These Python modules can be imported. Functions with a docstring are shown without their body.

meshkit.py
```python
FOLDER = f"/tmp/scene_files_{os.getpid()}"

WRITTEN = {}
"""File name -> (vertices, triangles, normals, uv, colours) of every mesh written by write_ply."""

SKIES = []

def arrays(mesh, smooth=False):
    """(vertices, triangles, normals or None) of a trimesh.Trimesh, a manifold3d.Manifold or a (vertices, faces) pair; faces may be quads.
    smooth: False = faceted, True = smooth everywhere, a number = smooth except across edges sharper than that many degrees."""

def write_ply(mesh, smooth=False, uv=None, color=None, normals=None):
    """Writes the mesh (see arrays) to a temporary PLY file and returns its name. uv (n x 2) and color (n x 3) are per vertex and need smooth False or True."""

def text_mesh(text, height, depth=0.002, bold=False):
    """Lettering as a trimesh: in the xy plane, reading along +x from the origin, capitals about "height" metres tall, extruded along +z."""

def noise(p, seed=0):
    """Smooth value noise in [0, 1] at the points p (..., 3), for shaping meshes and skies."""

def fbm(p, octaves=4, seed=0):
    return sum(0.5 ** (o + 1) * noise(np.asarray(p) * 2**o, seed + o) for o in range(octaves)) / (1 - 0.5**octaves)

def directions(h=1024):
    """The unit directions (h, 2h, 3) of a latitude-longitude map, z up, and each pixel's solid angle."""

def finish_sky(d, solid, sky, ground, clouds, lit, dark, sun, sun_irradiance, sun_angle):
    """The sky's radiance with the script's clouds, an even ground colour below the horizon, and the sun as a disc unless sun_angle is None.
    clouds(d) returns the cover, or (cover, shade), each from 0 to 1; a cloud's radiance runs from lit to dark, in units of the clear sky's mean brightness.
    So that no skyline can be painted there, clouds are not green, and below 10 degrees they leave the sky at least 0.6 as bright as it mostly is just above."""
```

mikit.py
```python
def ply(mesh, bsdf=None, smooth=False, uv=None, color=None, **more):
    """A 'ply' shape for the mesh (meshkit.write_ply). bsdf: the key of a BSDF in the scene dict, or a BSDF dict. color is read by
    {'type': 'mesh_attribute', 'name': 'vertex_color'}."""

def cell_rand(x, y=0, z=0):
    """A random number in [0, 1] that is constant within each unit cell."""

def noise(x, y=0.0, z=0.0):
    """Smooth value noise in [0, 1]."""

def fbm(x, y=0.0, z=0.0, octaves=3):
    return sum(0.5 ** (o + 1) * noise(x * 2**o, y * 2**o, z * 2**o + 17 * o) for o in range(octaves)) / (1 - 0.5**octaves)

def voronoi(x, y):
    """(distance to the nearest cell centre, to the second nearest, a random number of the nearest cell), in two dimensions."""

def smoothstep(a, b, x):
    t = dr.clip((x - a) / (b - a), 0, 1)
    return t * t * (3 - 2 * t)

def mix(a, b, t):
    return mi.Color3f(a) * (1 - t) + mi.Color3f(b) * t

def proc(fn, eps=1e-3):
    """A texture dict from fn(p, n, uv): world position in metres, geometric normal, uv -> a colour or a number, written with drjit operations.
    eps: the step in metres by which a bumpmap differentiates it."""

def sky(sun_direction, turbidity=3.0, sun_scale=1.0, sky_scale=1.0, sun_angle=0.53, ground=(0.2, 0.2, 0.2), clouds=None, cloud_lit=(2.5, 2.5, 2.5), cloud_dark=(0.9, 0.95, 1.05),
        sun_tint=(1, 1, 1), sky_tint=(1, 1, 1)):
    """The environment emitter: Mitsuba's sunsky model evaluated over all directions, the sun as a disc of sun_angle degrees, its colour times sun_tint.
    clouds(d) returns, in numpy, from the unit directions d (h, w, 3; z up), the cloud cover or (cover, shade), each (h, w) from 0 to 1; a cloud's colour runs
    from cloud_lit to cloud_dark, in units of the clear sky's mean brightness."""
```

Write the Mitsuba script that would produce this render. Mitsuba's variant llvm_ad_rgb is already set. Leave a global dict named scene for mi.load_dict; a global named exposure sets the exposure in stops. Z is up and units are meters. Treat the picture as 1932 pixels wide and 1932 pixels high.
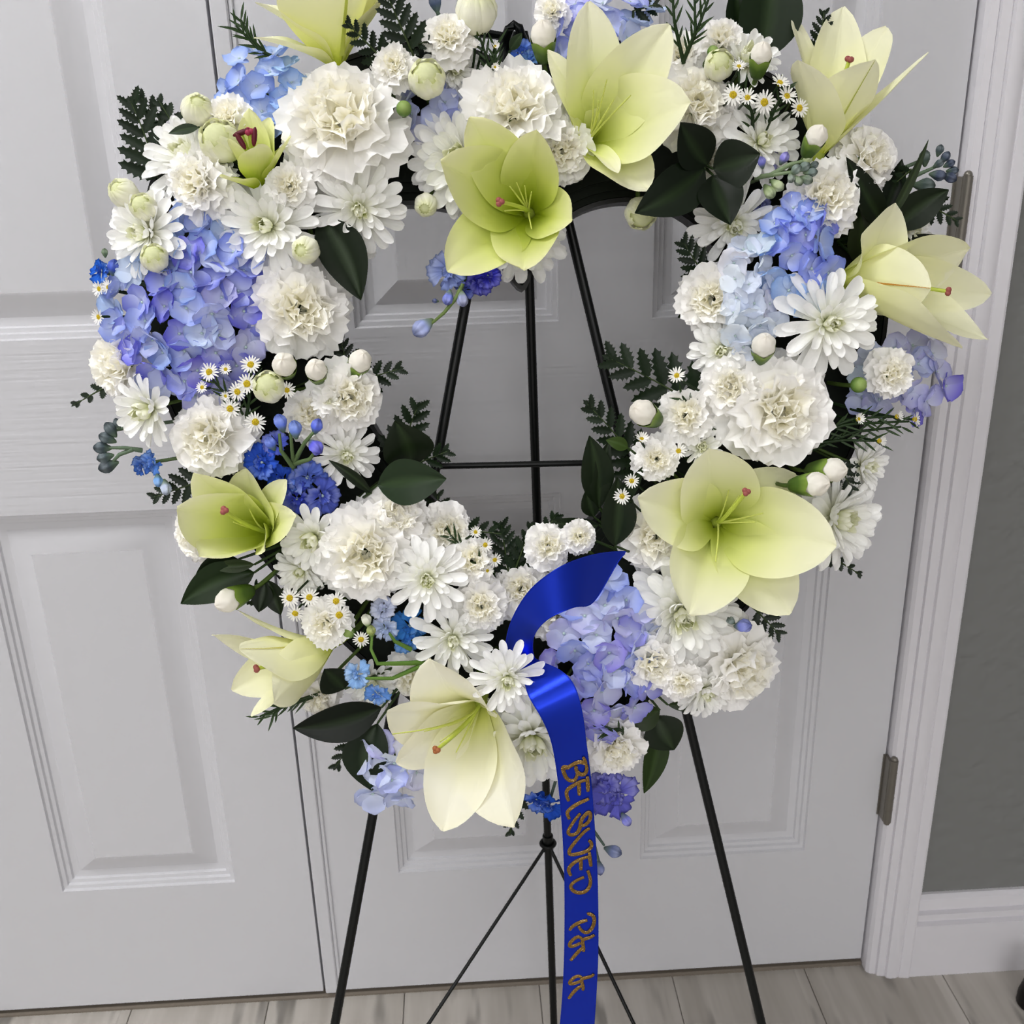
import math
import drjit as dr
import numpy as np, trimesh, mitsuba as mi, mikit
from scipy.interpolate import splprep, splev
from shapely.geometry import Polygon
T4 = mi.ScalarTransform4f
scene, labels = {}, {}
rng = np.random.default_rng(7)

# ------------------------------------------------------------------ camera, light, exposure
PITCH, YAW, ROLL = 0.364592, 0.042366, -0.027772
EYE = np.array([0.23274, -1.11874, 1.14494]); FPX = 1937.0
FW = np.array([math.sin(YAW)*math.cos(PITCH), math.cos(YAW)*math.cos(PITCH), -math.sin(PITCH)])
_r = np.array([math.cos(YAW), -math.sin(YAW), 0.0]); _u = np.cross(_r, FW)
RT = math.cos(ROLL)*_r + math.sin(ROLL)*_u
UP = math.cos(ROLL)*_u - math.sin(ROLL)*_r
scene['camera'] = {'type': 'thinlens', 'fov': 2*math.degrees(math.atan(966/FPX)), 'fov_axis': 'x', 'aperture_radius': 0.0011, 'focus_distance': 0.85,
                   'near_clip': 0.02, 'far_clip': 50.0,
                   'to_world': T4().look_at(origin=EYE.tolist(), target=(EYE+FW).tolist(), up=UP.tolist())}
exposure = -0.48
LAMPS = [((-0.75, -0.8, 2.59), 0.60, 0.30, 20.0), ((0.95, -1.0, 2.59), 0.60, 0.30, 1.0), ((-0.75, -2.6, 2.59), 0.60, 0.30, 10.0), ((0.75, -2.6, 2.59), 0.60, 0.30, 3.0), ((-0.75, -4.6, 2.59), 0.90, 0.45, 15.0), ((1.15, -4.6, 2.59), 0.90, 0.45, 9.0), ((-0.75, -6.6, 2.59), 0.90, 0.45, 18.0), ((1.15, -6.6, 2.59), 0.90, 0.45, 16.0)]  # out of view; rows and strengths chosen to light doors and heart opening
LAMP_TINT = (1.0, 1.0, 1.005)

# ------------------------------------------------------------------ helpers
def lin(c):
    c = np.asarray(c, float)/255.0
    return np.where(c <= 0.04045, c/12.92, ((c+0.055)/1.055)**2.4)

def put(key, d, label=None, cat=None, group=None, kind=None, M=None):
    if M is not None: d = {**d, 'to_world': T4(M)}
    scene[key] = d
    if label or cat or group or kind: tag(key, label, cat, group, kind)
    return key

def tag(key, label=None, cat=None, group=None, kind=None):
    e = labels.setdefault(key, {})
    for k, v in (('label', label), ('category', cat), ('group', group), ('kind', kind)):
        if v: e[k] = v

_count, _roots = {}, set()
def fresh(base):
    n = _count.get(base, 0); _count[base] = n+1
    return base if n == 0 else f'{base}_{n:03d}'

def name(base, label, cat=None, group=None):
    k = fresh(base); tag(k, label, cat or base.replace('_', ' '), group); return k

def grid(P):
    P = np.asarray(P, float); a, b = P.shape[:2]
    i, j = np.meshgrid(np.arange(a-1), np.arange(b-1), indexing='ij')
    q = np.stack([i*b+j, (i+1)*b+j, (i+1)*b+j+1, i*b+j+1], -1).reshape(-1, 4)
    return P.reshape(-1, 3), np.vstack([q[:, [0, 1, 2]], q[:, [0, 2, 3]]])

PAL, _row = [], {}
def row(stops):
    """the palette row of a colour ramp: ((t, sRGB), ...), t from 0 to 1"""
    k = tuple((float(t), tuple(round(float(x), 2) for x in c)) for t, c in stops)
    if k not in _row:
        _row[k] = len(PAL); xs = [t for t, _ in k]; cs = lin([c for _, c in k])
        PAL.append(np.stack([np.interp(np.linspace(0, 1, 16), xs, cs[:, j]) for j in range(3)], -1))
    return _row[k]
def ramp(t, stops):
    t = np.asarray(t, float).ravel(); return np.column_stack([np.full(len(t), row(stops)+.5), np.clip(t, 0, 1)])
def flat(c): return np.array([row(((0, c),))+.5, 0.5])
def palette(p, n, uv):
    x = dr.clip(uv.y, 0, 1)*15; k = mi.UInt32(dr.minimum(dr.floor(x), 14)); t = x-mi.Float(k); b = (mi.UInt32(dr.maximum(dr.floor(uv.x), 0))*16+k)*3
    return mi.Color3f(*[dr.lerp(dr.gather(mi.Float, TABLE, b+o), dr.gather(mi.Float, TABLE, b+o+3), t) for o in range(3)])

def join(ms):
    V, F, C, n = [], [], [], 0
    for v, f, c in ms:
        V.append(v); F.append(np.asarray(f)+n); C.append(np.broadcast_to(c, (len(v), 2))); n += len(v)
    return np.vstack(V), np.vstack(F), np.vstack(C)

def shape(v, f, c, bsdf, smooth=True):
    """c: flat(colour) or ramp(t, stops)"""
    m = trimesh.Trimesh(v, f, process=False)
    return mikit.ply(m, bsdf, smooth=smooth, uv=np.broadcast_to(np.asarray(c, float), (len(v), 2)))

def tube(P, r, n=8, cap=True):
    P = np.asarray(P, float); r = np.broadcast_to(r, (len(P),)); t = np.gradient(P, axis=0)
    t /= np.linalg.norm(t, axis=1, keepdims=True)+1e-12
    ref = np.array([0.31, 0.17, 0.93]) if abs(t[0][2]) < 0.9 else np.array([0.93, 0.2, 0.3])
    a = np.cross(t, ref); a /= np.linalg.norm(a, axis=1, keepdims=True); b = np.cross(t, a)
    th = np.arange(n)*2*np.pi/n
    V = (P[:, None]+r[:, None, None]*(np.cos(th)[None, :, None]*a[:, None]+np.sin(th)[None, :, None]*b[:, None])).reshape(-1, 3)
    F = []
    for i in range(len(P)-1):
        for j in range(n):
            k = (j+1) % n
            F += [[i*n+j, i*n+k, (i+1)*n+k], [i*n+j, (i+1)*n+k, (i+1)*n+j]]
    if cap:
        V = np.vstack([V, P[:1], P[-1:]]); m = len(V); e = (len(P)-1)*n
        for j in range(n):
            k = (j+1) % n; F += [[m-2, k, j], [m-1, e+j, e+k]]
    return V, np.array(F)

def lathe(prof, n=14):
    prof = np.asarray(prof, float); th = np.linspace(0, 2*np.pi, n+1)
    return grid(np.stack([prof[:, :1]*np.cos(th)[None], prof[:, :1]*np.sin(th)[None], np.repeat(prof[:, 1:], n+1, 1)], -1))

def frame(z, spin=0.0):
    z = np.asarray(z, float); z = z/np.linalg.norm(z)
    x = np.cross([0, 1, 0.02], z); x /= np.linalg.norm(x); y = np.cross(z, x)
    c, s = math.cos(spin), math.sin(spin)
    return np.column_stack([c*x+s*y, c*y-s*x, z])

def mat(R, p, s=1.0):
    M = np.eye(4); M[:3, :3] = R*s; M[:3, 3] = p; return M
def rz(a):
    c, s = math.cos(a), math.sin(a); return np.array([[c, -s, 0], [s, c, 0], [0, 0, 1.0]])
def ry(a):
    c, s = math.cos(a), math.sin(a); return np.array([[c, 0, s], [0, 1, 0], [-s, 0, c]])
def rx(a):
    c, s = math.cos(a), math.sin(a); return np.array([[1, 0, 0], [0, c, -s], [0, s, c]])

# ------------------------------------------------------------------ the wreath's own coordinates: u across, v up its leaning plane, w out of it
LEAN = math.radians(12)
UX, VX, WX = np.array([1.0, 0, 0]), np.array([0, math.sin(LEAN), math.cos(LEAN)]), np.array([0, -math.cos(LEAN), math.sin(LEAN)])
def ray(px, py): return FW+(px-966)/FPX*RT-(py-966)/FPX*UP
def on_y(px, py, y):
    d = ray(px, py); return EYE+d*(y-EYE[1])/d[1]
ORG = on_y(985, 800, -0.19)
W4 = np.eye(4); W4[:3, 0], W4[:3, 1], W4[:3, 2], W4[:3, 3] = UX, VX, WX, ORG
def at(px, py, w=0.0):
    """the point of the wreath at height w (m) over its back plane, in wreath coordinates"""
    d = ray(px, py); t = ((ORG-EYE)@WX+w)/(d@WX); q = EYE+t*d-ORG
    return np.array([q@UX, q@VX, q@WX])
def scl(px, py, w=0.08): return 0.5*(np.linalg.norm(at(px+5, py, w)-at(px-5, py, w))+np.linalg.norm(at(px, py+5, w)-at(px, py-5, w)))/10
def world(p): return (np.asarray(p)@W4[:3, :3].T)+W4[:3, 3]

# ------------------------------------------------------------------ materials (plant colours come from ramps, see row)
VC = mikit.proc(palette)
def principled(color, rough=0.5, spec=0.5, **k): return {'type': 'twosided', 'nested': {'type': 'principled', 'base_color': color, 'roughness': rough, 'specular': spec, **k}}
def rgb(c): return {'type': 'rgb', 'value': [float(x) for x in lin(c)]}
for k, ro in (('lily', .45), ('carnation', .6), ('chrysanthemum', .5), ('floret', .6), ('bud', .5)):
    scene[k+'_petal'] = {'type': 'principledthin', 'base_color': VC, 'roughness': ro, 'diff_trans': 0.5, 'spec_trans': 0.0, 'eta': 1.3}
scene['leaf_material'] = principled(VC, 0.38, 0.18)
scene['matte_material'] = principled(VC, 0.8, 0.2)
scene['steel_black'] = principled(rgb((9, 12, 11)), 0.35, 0.25)
scene['plastic_black'] = principled(rgb((10, 11, 11)), 0.45, 0.3)
scene['satin'] = principled(rgb((22, 52, 190)), 0.34, 0.4, metallic=0.72, anisotropic=0.6)
scene['nickel'] = principled(rgb((120, 116, 108)), 0.4, 0.5, metallic=0.7)
def glitter(p, n, uv):
    r = mikit.noise(p.x*1700, p.y*1700, p.z*1700)
    return mikit.mix((0.17, 0.085, 0.008), (0.95, 0.7, 0.3), mikit.smoothstep(0.72, 0.86, r))  # bright flecks put the sparkle of the glitter into the colour
scene['gold_glitter'] = principled(mikit.proc(glitter), 0.45, 0.5, metallic=0.35)
def door_grain(p, n, uv):
    rail = mikit.smoothstep(0.0, 0.004, dr.minimum(p.z-0.741, 0.936-p.z))
    a = mikit.fbm(p.x*9, p.z*420, 3.0); b = mikit.fbm(p.x*420, p.z*9, 7.0)
    return a*rail+b*(1-rail)*0.55
scene['door_paint'] = {'type': 'twosided', 'nested': {'type': 'bumpmap', 'arbitrary': mikit.proc(door_grain, 4e-4), 'scale': 0.0005,
                       'bsdf': {'type': 'principled', 'base_color': rgb((194, 194, 197)), 'roughness': 0.45, 'specular': 0.35}}}
scene['trim_paint'] = principled(rgb((208, 206, 210)), 0.4, 0.4)
def wall_relief(p, n, uv): return mikit.fbm(p.x*75, p.y*75, p.z*75)
scene['wall_paint'] = {'type': 'twosided', 'nested': {'type': 'bumpmap', 'arbitrary': mikit.proc(wall_relief, 8e-4), 'scale': 0.0035,
                       'bsdf': {'type': 'principled', 'base_color': rgb((116, 117, 115)), 'roughness': 0.6, 'specular': 0.3}}}
scene['room_paint'] = {'type': 'twosided', 'nested': {'type': 'diffuse', 'reflectance': rgb((188, 188, 190))}}  # for unseen walls and ceiling; paleness chosen for the light they bounce
def plank_grain(p, n, uv):
    k = dr.floor(p.x/0.19+20.5); tone = mikit.cell_rand(k, 5, 1)
    g = mikit.fbm(p.x*60+k*11, p.y*5+k*3, 1.0, 4); s = mikit.smoothstep(0.60, 0.78, mikit.fbm(p.x*34+k*7, p.y*6.5, 4.0, 3))
    base = mikit.mix((0.30, 0.275, 0.24), (0.50, 0.47, 0.43), dr.clip(g*0.8+tone*0.35-0.1, 0, 1))
    return base*(1-s*0.5)
scene['plank_material'] = principled(mikit.proc(plank_grain), 0.5, 0.3)
scene['lamp_white'] = {'type': 'diffuse', 'reflectance': {'type': 'rgb', 'value': [0.8, 0.8, 0.8]}}

# ------------------------------------------------------------------ the room
def boxm(lo, hi, bev=0.0):
    lo, hi = np.array(lo, float), np.array(hi, float)
    m = trimesh.creation.box(hi-lo); m.apply_translation((lo+hi)/2)
    if bev:
        import manifold3d as m3
        c = [m3.Manifold.cube((float(hi[0]-lo[0]-2*bev*a), float(hi[1]-lo[1]-2*bev*b), float(hi[2]-lo[2]-2*bev*d)), True) for a, b, d in ((0, 1, 1), (1, 0, 1), (1, 1, 0))]
        h = m3.Manifold.batch_hull(c).translate([float(x) for x in (lo+hi)/2]); mm = h.to_mesh()
        m = trimesh.Trimesh(mm.vert_properties[:, :3], mm.tri_verts, process=False)
    return m
def struct(key, m, bsdf, label, smooth=False):
    put(key, mikit.ply(m, bsdf, smooth=smooth), label, None, None, 'structure')

struct('floor', boxm((-2.4, -8.0, -0.06), (3.2, 0.2, -0.0045)), 'plank_material', 'floor laid with pale grey-brown wood-look planks')
for k in range(-9, 12):                                          # the boards in view and a little beyond
    x0 = 0.87+0.19*(k-5)
    for y0, y1 in ((-1.30+0.11*(k % 3), -0.42-0.13*(k % 4)), (-0.42-0.13*(k % 4), 0.05)):
        put(fresh('floor__plank'), mikit.ply(boxm((x0+0.0006, y0+0.0006, -0.0046), (x0+0.1894, y1-0.0006, 0.0), 0.0006), 'plank_material'))
struct('wall_right', boxm((0.80, -0.012, 0.0), (3.2, 0.09, 2.6)), 'wall_paint', 'grey textured wall right of the white door casing')
struct('wall_front', trimesh.util.concatenate([boxm((-2.4, -0.012, 0.0), (-0.86, 0.09, 2.6)), boxm((-0.86, -0.012, 2.10), (0.80, 0.09, 2.6)), boxm((-0.86, 0.055, 0.0), (0.80, 0.09, 2.10))]), 'wall_paint', 'wall that holds the pair of white doors, with an unseen backing')  # last box: unseen backing that keeps the gaps around the doors dark
struct('wall_left', boxm((-2.5, -8.0, 0.0), (-2.4, 0.09, 2.6)), 'room_paint', 'unseen plain wall at the side of the room')
struct('wall_east', boxm((3.2, -8.0, 0.0), (3.3, 0.09, 2.6)), 'room_paint', 'unseen plain wall at the other side of the room')
struct('unseen_wall_back', boxm((-2.4, -8.1, 0.0), (3.2, -8.0, 2.6)), 'trim_paint', 'unseen white wall behind the viewer, bouncing light to the doors')  # out of view, kept white to bounce light frontally onto the doors
struct('ceiling', boxm((-2.5, -8.1, 2.6), (3.3, 0.09, 2.7)), 'room_paint', 'unseen plain pale ceiling of the room')
for i, (c, sx, sy, e) in enumerate(LAMPS):
    k = fresh('unseen_ceiling_light')
    put(k+'__frame', mikit.ply(trimesh.util.concatenate([boxm((c[0]-sx-.02, c[1]-sy-.02, 2.575), (c[0]+sx+.02, c[1]-sy, 2.6)), boxm((c[0]-sx-.02, c[1]+sy, 2.575), (c[0]+sx+.02, c[1]+sy+.02, 2.6)),
        boxm((c[0]-sx-.02, c[1]-sy, 2.575), (c[0]-sx, c[1]+sy, 2.6)), boxm((c[0]+sx, c[1]-sy, 2.575), (c[0]+sx+.02, c[1]+sy, 2.6))]), 'trim_paint'))
    v = np.array([[c[0]-sx, c[1]-sy, 2.59], [c[0]-sx, c[1]+sy, 2.59], [c[0]+sx, c[1]+sy, 2.59], [c[0]+sx, c[1]-sy, 2.59]])
    put(k+'__diffuser', mikit.ply(trimesh.Trimesh(v, [[0, 1, 2], [0, 2, 3]], process=False), 'lamp_white', emitter={'type': 'area', 'radiance': {'type': 'rgb', 'value': [e*t for t in LAMP_TINT]}}))
    tag(k, 'unseen flat ceiling lamp, '+('row nearest the doors', 'second row from the doors', 'third row from the doors', 'row farthest from the doors')[i//2]+(', left door', ' toward the grey wall')[i % 2], 'ceiling lamp')

# doors: a slab with openings, and in each opening a moulded raised panel
PANEL_STEPS = [(0, 0), (.0014, -.0038), (.006, -.0046), (.0074, -.0082), (.0118, -.0090), (.0132, -.0126), (.020, -.0138), (.0225, -.0138), (.047, -.0028), (.050, -.0022)]
def panel_mesh(x0, x1, z0, z1):
    P = [np.array([[x0+d, -h, z0+d], [x1-d, -h, z0+d], [x1-d, -h, z1-d], [x0+d, -h, z1-d], [x0+d, -h, z0+d]]) for d, h in PANEL_STEPS]
    v, f = grid(np.array(P)); n = len(v); v = np.vstack([v, P[-1][:4]])
    return trimesh.Trimesh(v, np.vstack([f, [[n, n+1, n+2], [n, n+2, n+3]]]), process=False)
def door(key, x0, cols, label, hinges=False):
    holes = [(a, b, z0, z1) for a, b in cols for z0, z1 in ((0.208, 0.739), (0.938, 1.52), (1.63, 1.90))]
    poly = Polygon([(x0, .012), (x0+.7605, .012), (x0+.7605, 2.03), (x0, 2.03)], [[(a, z0), (b, z0), (b, z1), (a, z1)] for a, b, z0, z1 in holes])
    m = trimesh.creation.extrude_polygon(poly, 0.035, engine='earcut')
    v = m.vertices; m = trimesh.Trimesh(np.column_stack([v[:, 0], v[:, 2], v[:, 1]]), m.faces[:, ::-1], process=False)
    put(key, mikit.ply(m, 'door_paint'), label, None, None, 'structure')
    for a, b, z0, z1 in holes: put(fresh(key+'__panel'), mikit.ply(panel_mesh(a, b, z0, z1), 'door_paint', smooth=20))
door('door_1', -0.7635, [(-.655, -.435), (-.3275, -.102)], 'white six-panel door whose edge meets the second door behind the heart')
door('door_2', 0.001, [(.115, .337), (.440, .665)], 'white six-panel door behind the heart wreath, hinged at the casing')
put('door_2__astragal', mikit.ply(trimesh.util.concatenate([boxm((.0012, -.006, .012), (.0185, .0, 2.03), .0015), boxm((.0185, -.003, .012), (.0235, .0, 2.03), .001)]), 'door_paint'), 'thin raised strip down the closing edge')
for zc in (0.309, 1.03, 1.80):                                   # hinges: knuckle with pin tips and the leaf edges
    kn = tube([[.7665, -.0165, zc-.048], [.7665, -.0165, zc+.048]], .0054, 14)
    parts = [trimesh.Trimesh(*kn, process=False), boxm((.7585, -.0022, zc-.047), (.7606, .0, zc+.047)), boxm((.7605, -.0165, zc-.047), (.7640, -.0005, zc+.047))]
    for q in (-1, 1): parts.append(trimesh.creation.icosphere(2, .0045).apply_translation([.7665, -.0165, zc+q*.049]))
    for q in (-.029, -.0096, .0096, .029): parts.append(trimesh.Trimesh(*tube([[.7665, -.0165, zc+q-.0004], [.7665, -.0165, zc+q+.0004]], .0058, 14), process=False))
    put(fresh('door_2__hinge'), mikit.ply(trimesh.util.concatenate(parts), 'nickel', smooth=40), 'brushed nickel hinge')
def extrude_z(prof, z0, z1, key, label):
    m = trimesh.creation.extrude_polygon(Polygon(prof), z1-z0, engine='earcut'); m.apply_translation([0, 0, z0]); struct(key, m, 'trim_paint', label, 25)
extrude_z([(.7645, .05), (.7645, -.012), (.768, -.0165), (.7755, -.0185), (.7765, -.0175), (.7775, -.0215), (.7865, -.0235), (.788, -.0225), (.7895, -.0265), (.795, -.0285), (.802, -.0282), (.8065, -.026), (.8075, -.0275), (.8195, -.0295), (.822, -.0285), (.823, -.012), (.823, .05)],
          0, 2.1, 'trim_1', 'white moulded casing beside the hinged edge of the door')
extrude_z([(-.7645, .05), (-.7645, -.012), (-.7775, -.0215), (-.795, -.0285), (-.8195, -.0295), (-.823, -.012), (-.823, .05)][::-1], 0, 2.1, 'trim_2', 'white moulded casing on the far side of the double doors')
bp = [(.0, -.012), (.0, -.0275), (.090, -.0280), (.0925, -.0215), (.0975, -.0205), (.0990, -.0265), (.1075, -.0260), (.1095, -.0195), (.1145, -.0185), (.1165, -.0240), (.130, -.0215), (.135, -.0165), (.135, -.012)]
m = trimesh.creation.extrude_polygon(Polygon(bp), 2.38, engine='earcut'); v = m.vertices
struct('baseboard_right', trimesh.Trimesh(np.column_stack([.822+v[:, 2], v[:, 1], v[:, 0]]), m.faces[:, ::-1], process=False), 'trim_paint', 'white moulded baseboard along the grey wall', 25)
put('shadow_gap_strip_3', shape(*(lambda b: (b.vertices, b.faces))(boxm((-.76, -.001, -.004), (.765, .05, .005), .002)), flat((112, 104, 94)), 'matte_material', smooth=False), 'narrow brown strip standing for the shadow gap under the double doors', None, None, 'structure')  # brown strip stands in for the shaded gap below the doors
v, f = lathe([(0, .0), (.016, .0), (.019, .004), (.0185, .02), (.014, .04), (.012, .075), (0, .075)], 20)
put(name('furniture_foot', 'dark rounded furniture foot at the frame edge in front of the baseboard', 'furniture foot'), shape(v+np.array([.965, -.088, 0.0]), f, flat((20, 18, 17)), 'leaf_material'))

# ------------------------------------------------------------------ easel
LEG_W = -0.012
def leg_pt(px, py, w=LEG_W): return world(at(px, py, w))
APEX = leg_pt(977, 62)
def to_floor(a, b, z=0.0):
    t = (z-a[2])/(b[2]-a[2]); return a+(b-a)*t
ez = name('easel', 'black wire tripod easel that carries the heart wreath', 'easel')
for a, b in (((875, 590), (632, 1932)), ((1075, 430), (1437, 1932))):
    A, B = leg_pt(*a), leg_pt(*b)
    put(fresh(ez+'__leg'), mikit.ply(trimesh.Trimesh(*tube([to_floor(A, B, APEX[2]), A, B, to_floor(A, B, .004)], .0048, 12), process=False), 'steel_black', smooth=50))
bt = APEX+np.array([0.004, .016, .0]); d = ray(1045, 1932); bf = EYE+d*((0.02-EYE[2])/d[2])
back = lambda t: bt+(bf-bt)*t
put(ez+'__back_leg', mikit.ply(trimesh.Trimesh(*tube([bt, back(.5), bf, to_floor(bt, bf, .003)], .0048, 12), process=False), 'steel_black', smooth=50))
put(ez+'__crossbar', mikit.ply(trimesh.Trimesh(*tube([leg_pt(818, 880, LEG_W-.007), leg_pt(1166, 872, LEG_W-.007)], .0030, 10), process=False), 'steel_black', smooth=50))
tr = np.linspace(0, 1, 400); pj = np.array([back(t) for t in tr]); zc = (pj-EYE)@FW; py = 966-FPX*((pj-EYE)@UP)/zc
RING = pj[np.argmin(np.abs(py-1590))]
for a in ((566, 2299), (1366, 2290)):
    put(fresh(ez+'__brace'), mikit.ply(trimesh.Trimesh(*tube([RING, leg_pt(*a)], .0022, 8), process=False), 'steel_black', smooth=50))
tor = trimesh.creation.torus(.0085, .0023, 24, 8); tor.apply_translation(RING)
tor2 = trimesh.Trimesh(*tube([RING+[0, 0, -.010], RING+[0, 0, .012]], .0066, 10), process=False)
put(ez+'__ring', mikit.ply(trimesh.util.concatenate([tor, tor2]), 'steel_black', smooth=50))
hk = [world(at(x, y, w)) for x, y, w in ((947, 140, -.0095), (950, 100, -.0095), (953, 72, -.004), (960, 55, .004), (970, 47, .007), (979, 52, .006), (983, 65, .002), (990, 80, -.004), (996, 98, -.0095), (998, 112, -.0095), (999, 140, -.0095))]
put(ez+'__hook', mikit.ply(trimesh.Trimesh(*tube(hk, .0042, 8), process=False), 'steel_black', smooth=60))
put(ez+'__bracket', mikit.ply(trimesh.Trimesh(*tube([world(at(x, y, -.009)) for x, y in ((905, 62), (945, 68), (958, 112))], .0042, 6), process=False), 'steel_black'))

# ------------------------------------------------------------------ wreath form: black tray and dark floral foam
HOLE = [(985, 552), (958, 520), (930, 470), (890, 415), (840, 395), (790, 391), (740, 392), (690, 412), (650, 480), (634, 560), (645, 650), (690, 770), (770, 890), (870, 990), (990, 1080), (1110, 985), (1215, 880), (1300, 770), (1352, 650), (1365, 540), (1330, 450), (1270, 403), (1210, 384), (1140, 388), (1080, 412), (1030, 460), (1005, 515)]
RIM = [(985, 128), (900, 98), (780, 84), (630, 120), (500, 190), (345, 250), (275, 400), (262, 560), (310, 740), (400, 920), (520, 1080), (680, 1240), (830, 1360), (990, 1440), (1150, 1370), (1310, 1240), (1450, 1100), (1560, 940), (1640, 760), (1672, 570), (1660, 410), (1600, 280), (1500, 175), (1350, 100), (1200, 82), (1070, 95)]
def closed(pts, n=160):
    p = np.array([at(x, y, .015)[:2] for x, y in pts]); p = np.vstack([p, p[:1]])
    t, _ = splprep(p.T, s=1e-5, per=True); return np.array(splev(np.linspace(0, 1, n, endpoint=False), t)).T
hole, rim = Polygon(closed(HOLE)), Polygon(closed(RIM))
ring = rim.difference(hole)
def slab(poly, z0, z1):
    m = trimesh.util.concatenate([trimesh.creation.extrude_polygon(g, z1-z0, engine='earcut') for g in getattr(poly, 'geoms', [poly])]); m.apply_translation([0, 0, z0]); return m
fm = name('heart_form', 'heart-shaped black tray and dark floral foam under the flowers', 'wreath form')
lip = ring.difference(ring.buffer(-.004))
put(fm+'__tray', {**mikit.ply(trimesh.util.concatenate([slab(ring, -.004, .004), slab(lip, .004, .022)]), 'plastic_black'), 'to_world': T4(W4)})
core = ring.buffer(-.0045)
put(fm+'__foam', shape(*(lambda b: (b.vertices, b.faces))(trimesh.util.concatenate([slab(core, .004, .021), slab(core.buffer(-.006), .021, .026), slab(core.buffer(-.014), .026, .030)])), flat((15, 21, 14)), 'matte_material', smooth=False) | {'to_world': T4(W4)})
_h, _m = closed(HOLE, 90), closed(RIM, 360)
CENT = np.array([0.5*(p+_m[np.argmin(((_m-p)**2).sum(1))]) for p in _h])
def root_for(p):
    """a point inside the foam that a stem from p is pushed into"""
    c = CENT[np.argmin(((CENT-p[:2])**2).sum(1))]; d = p[:2]-c; L = np.linalg.norm(d)
    q = c+d*min(1.0, 0.028/max(L, 1e-6)); return np.array([q[0], q[1], 0.0328])
GREEN = {'stem': flat((72, 92, 40)), 'calyx': flat((70, 98, 38)), 'dark': flat((26, 44, 20)), 'bud': flat((84, 112, 48))}
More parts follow.
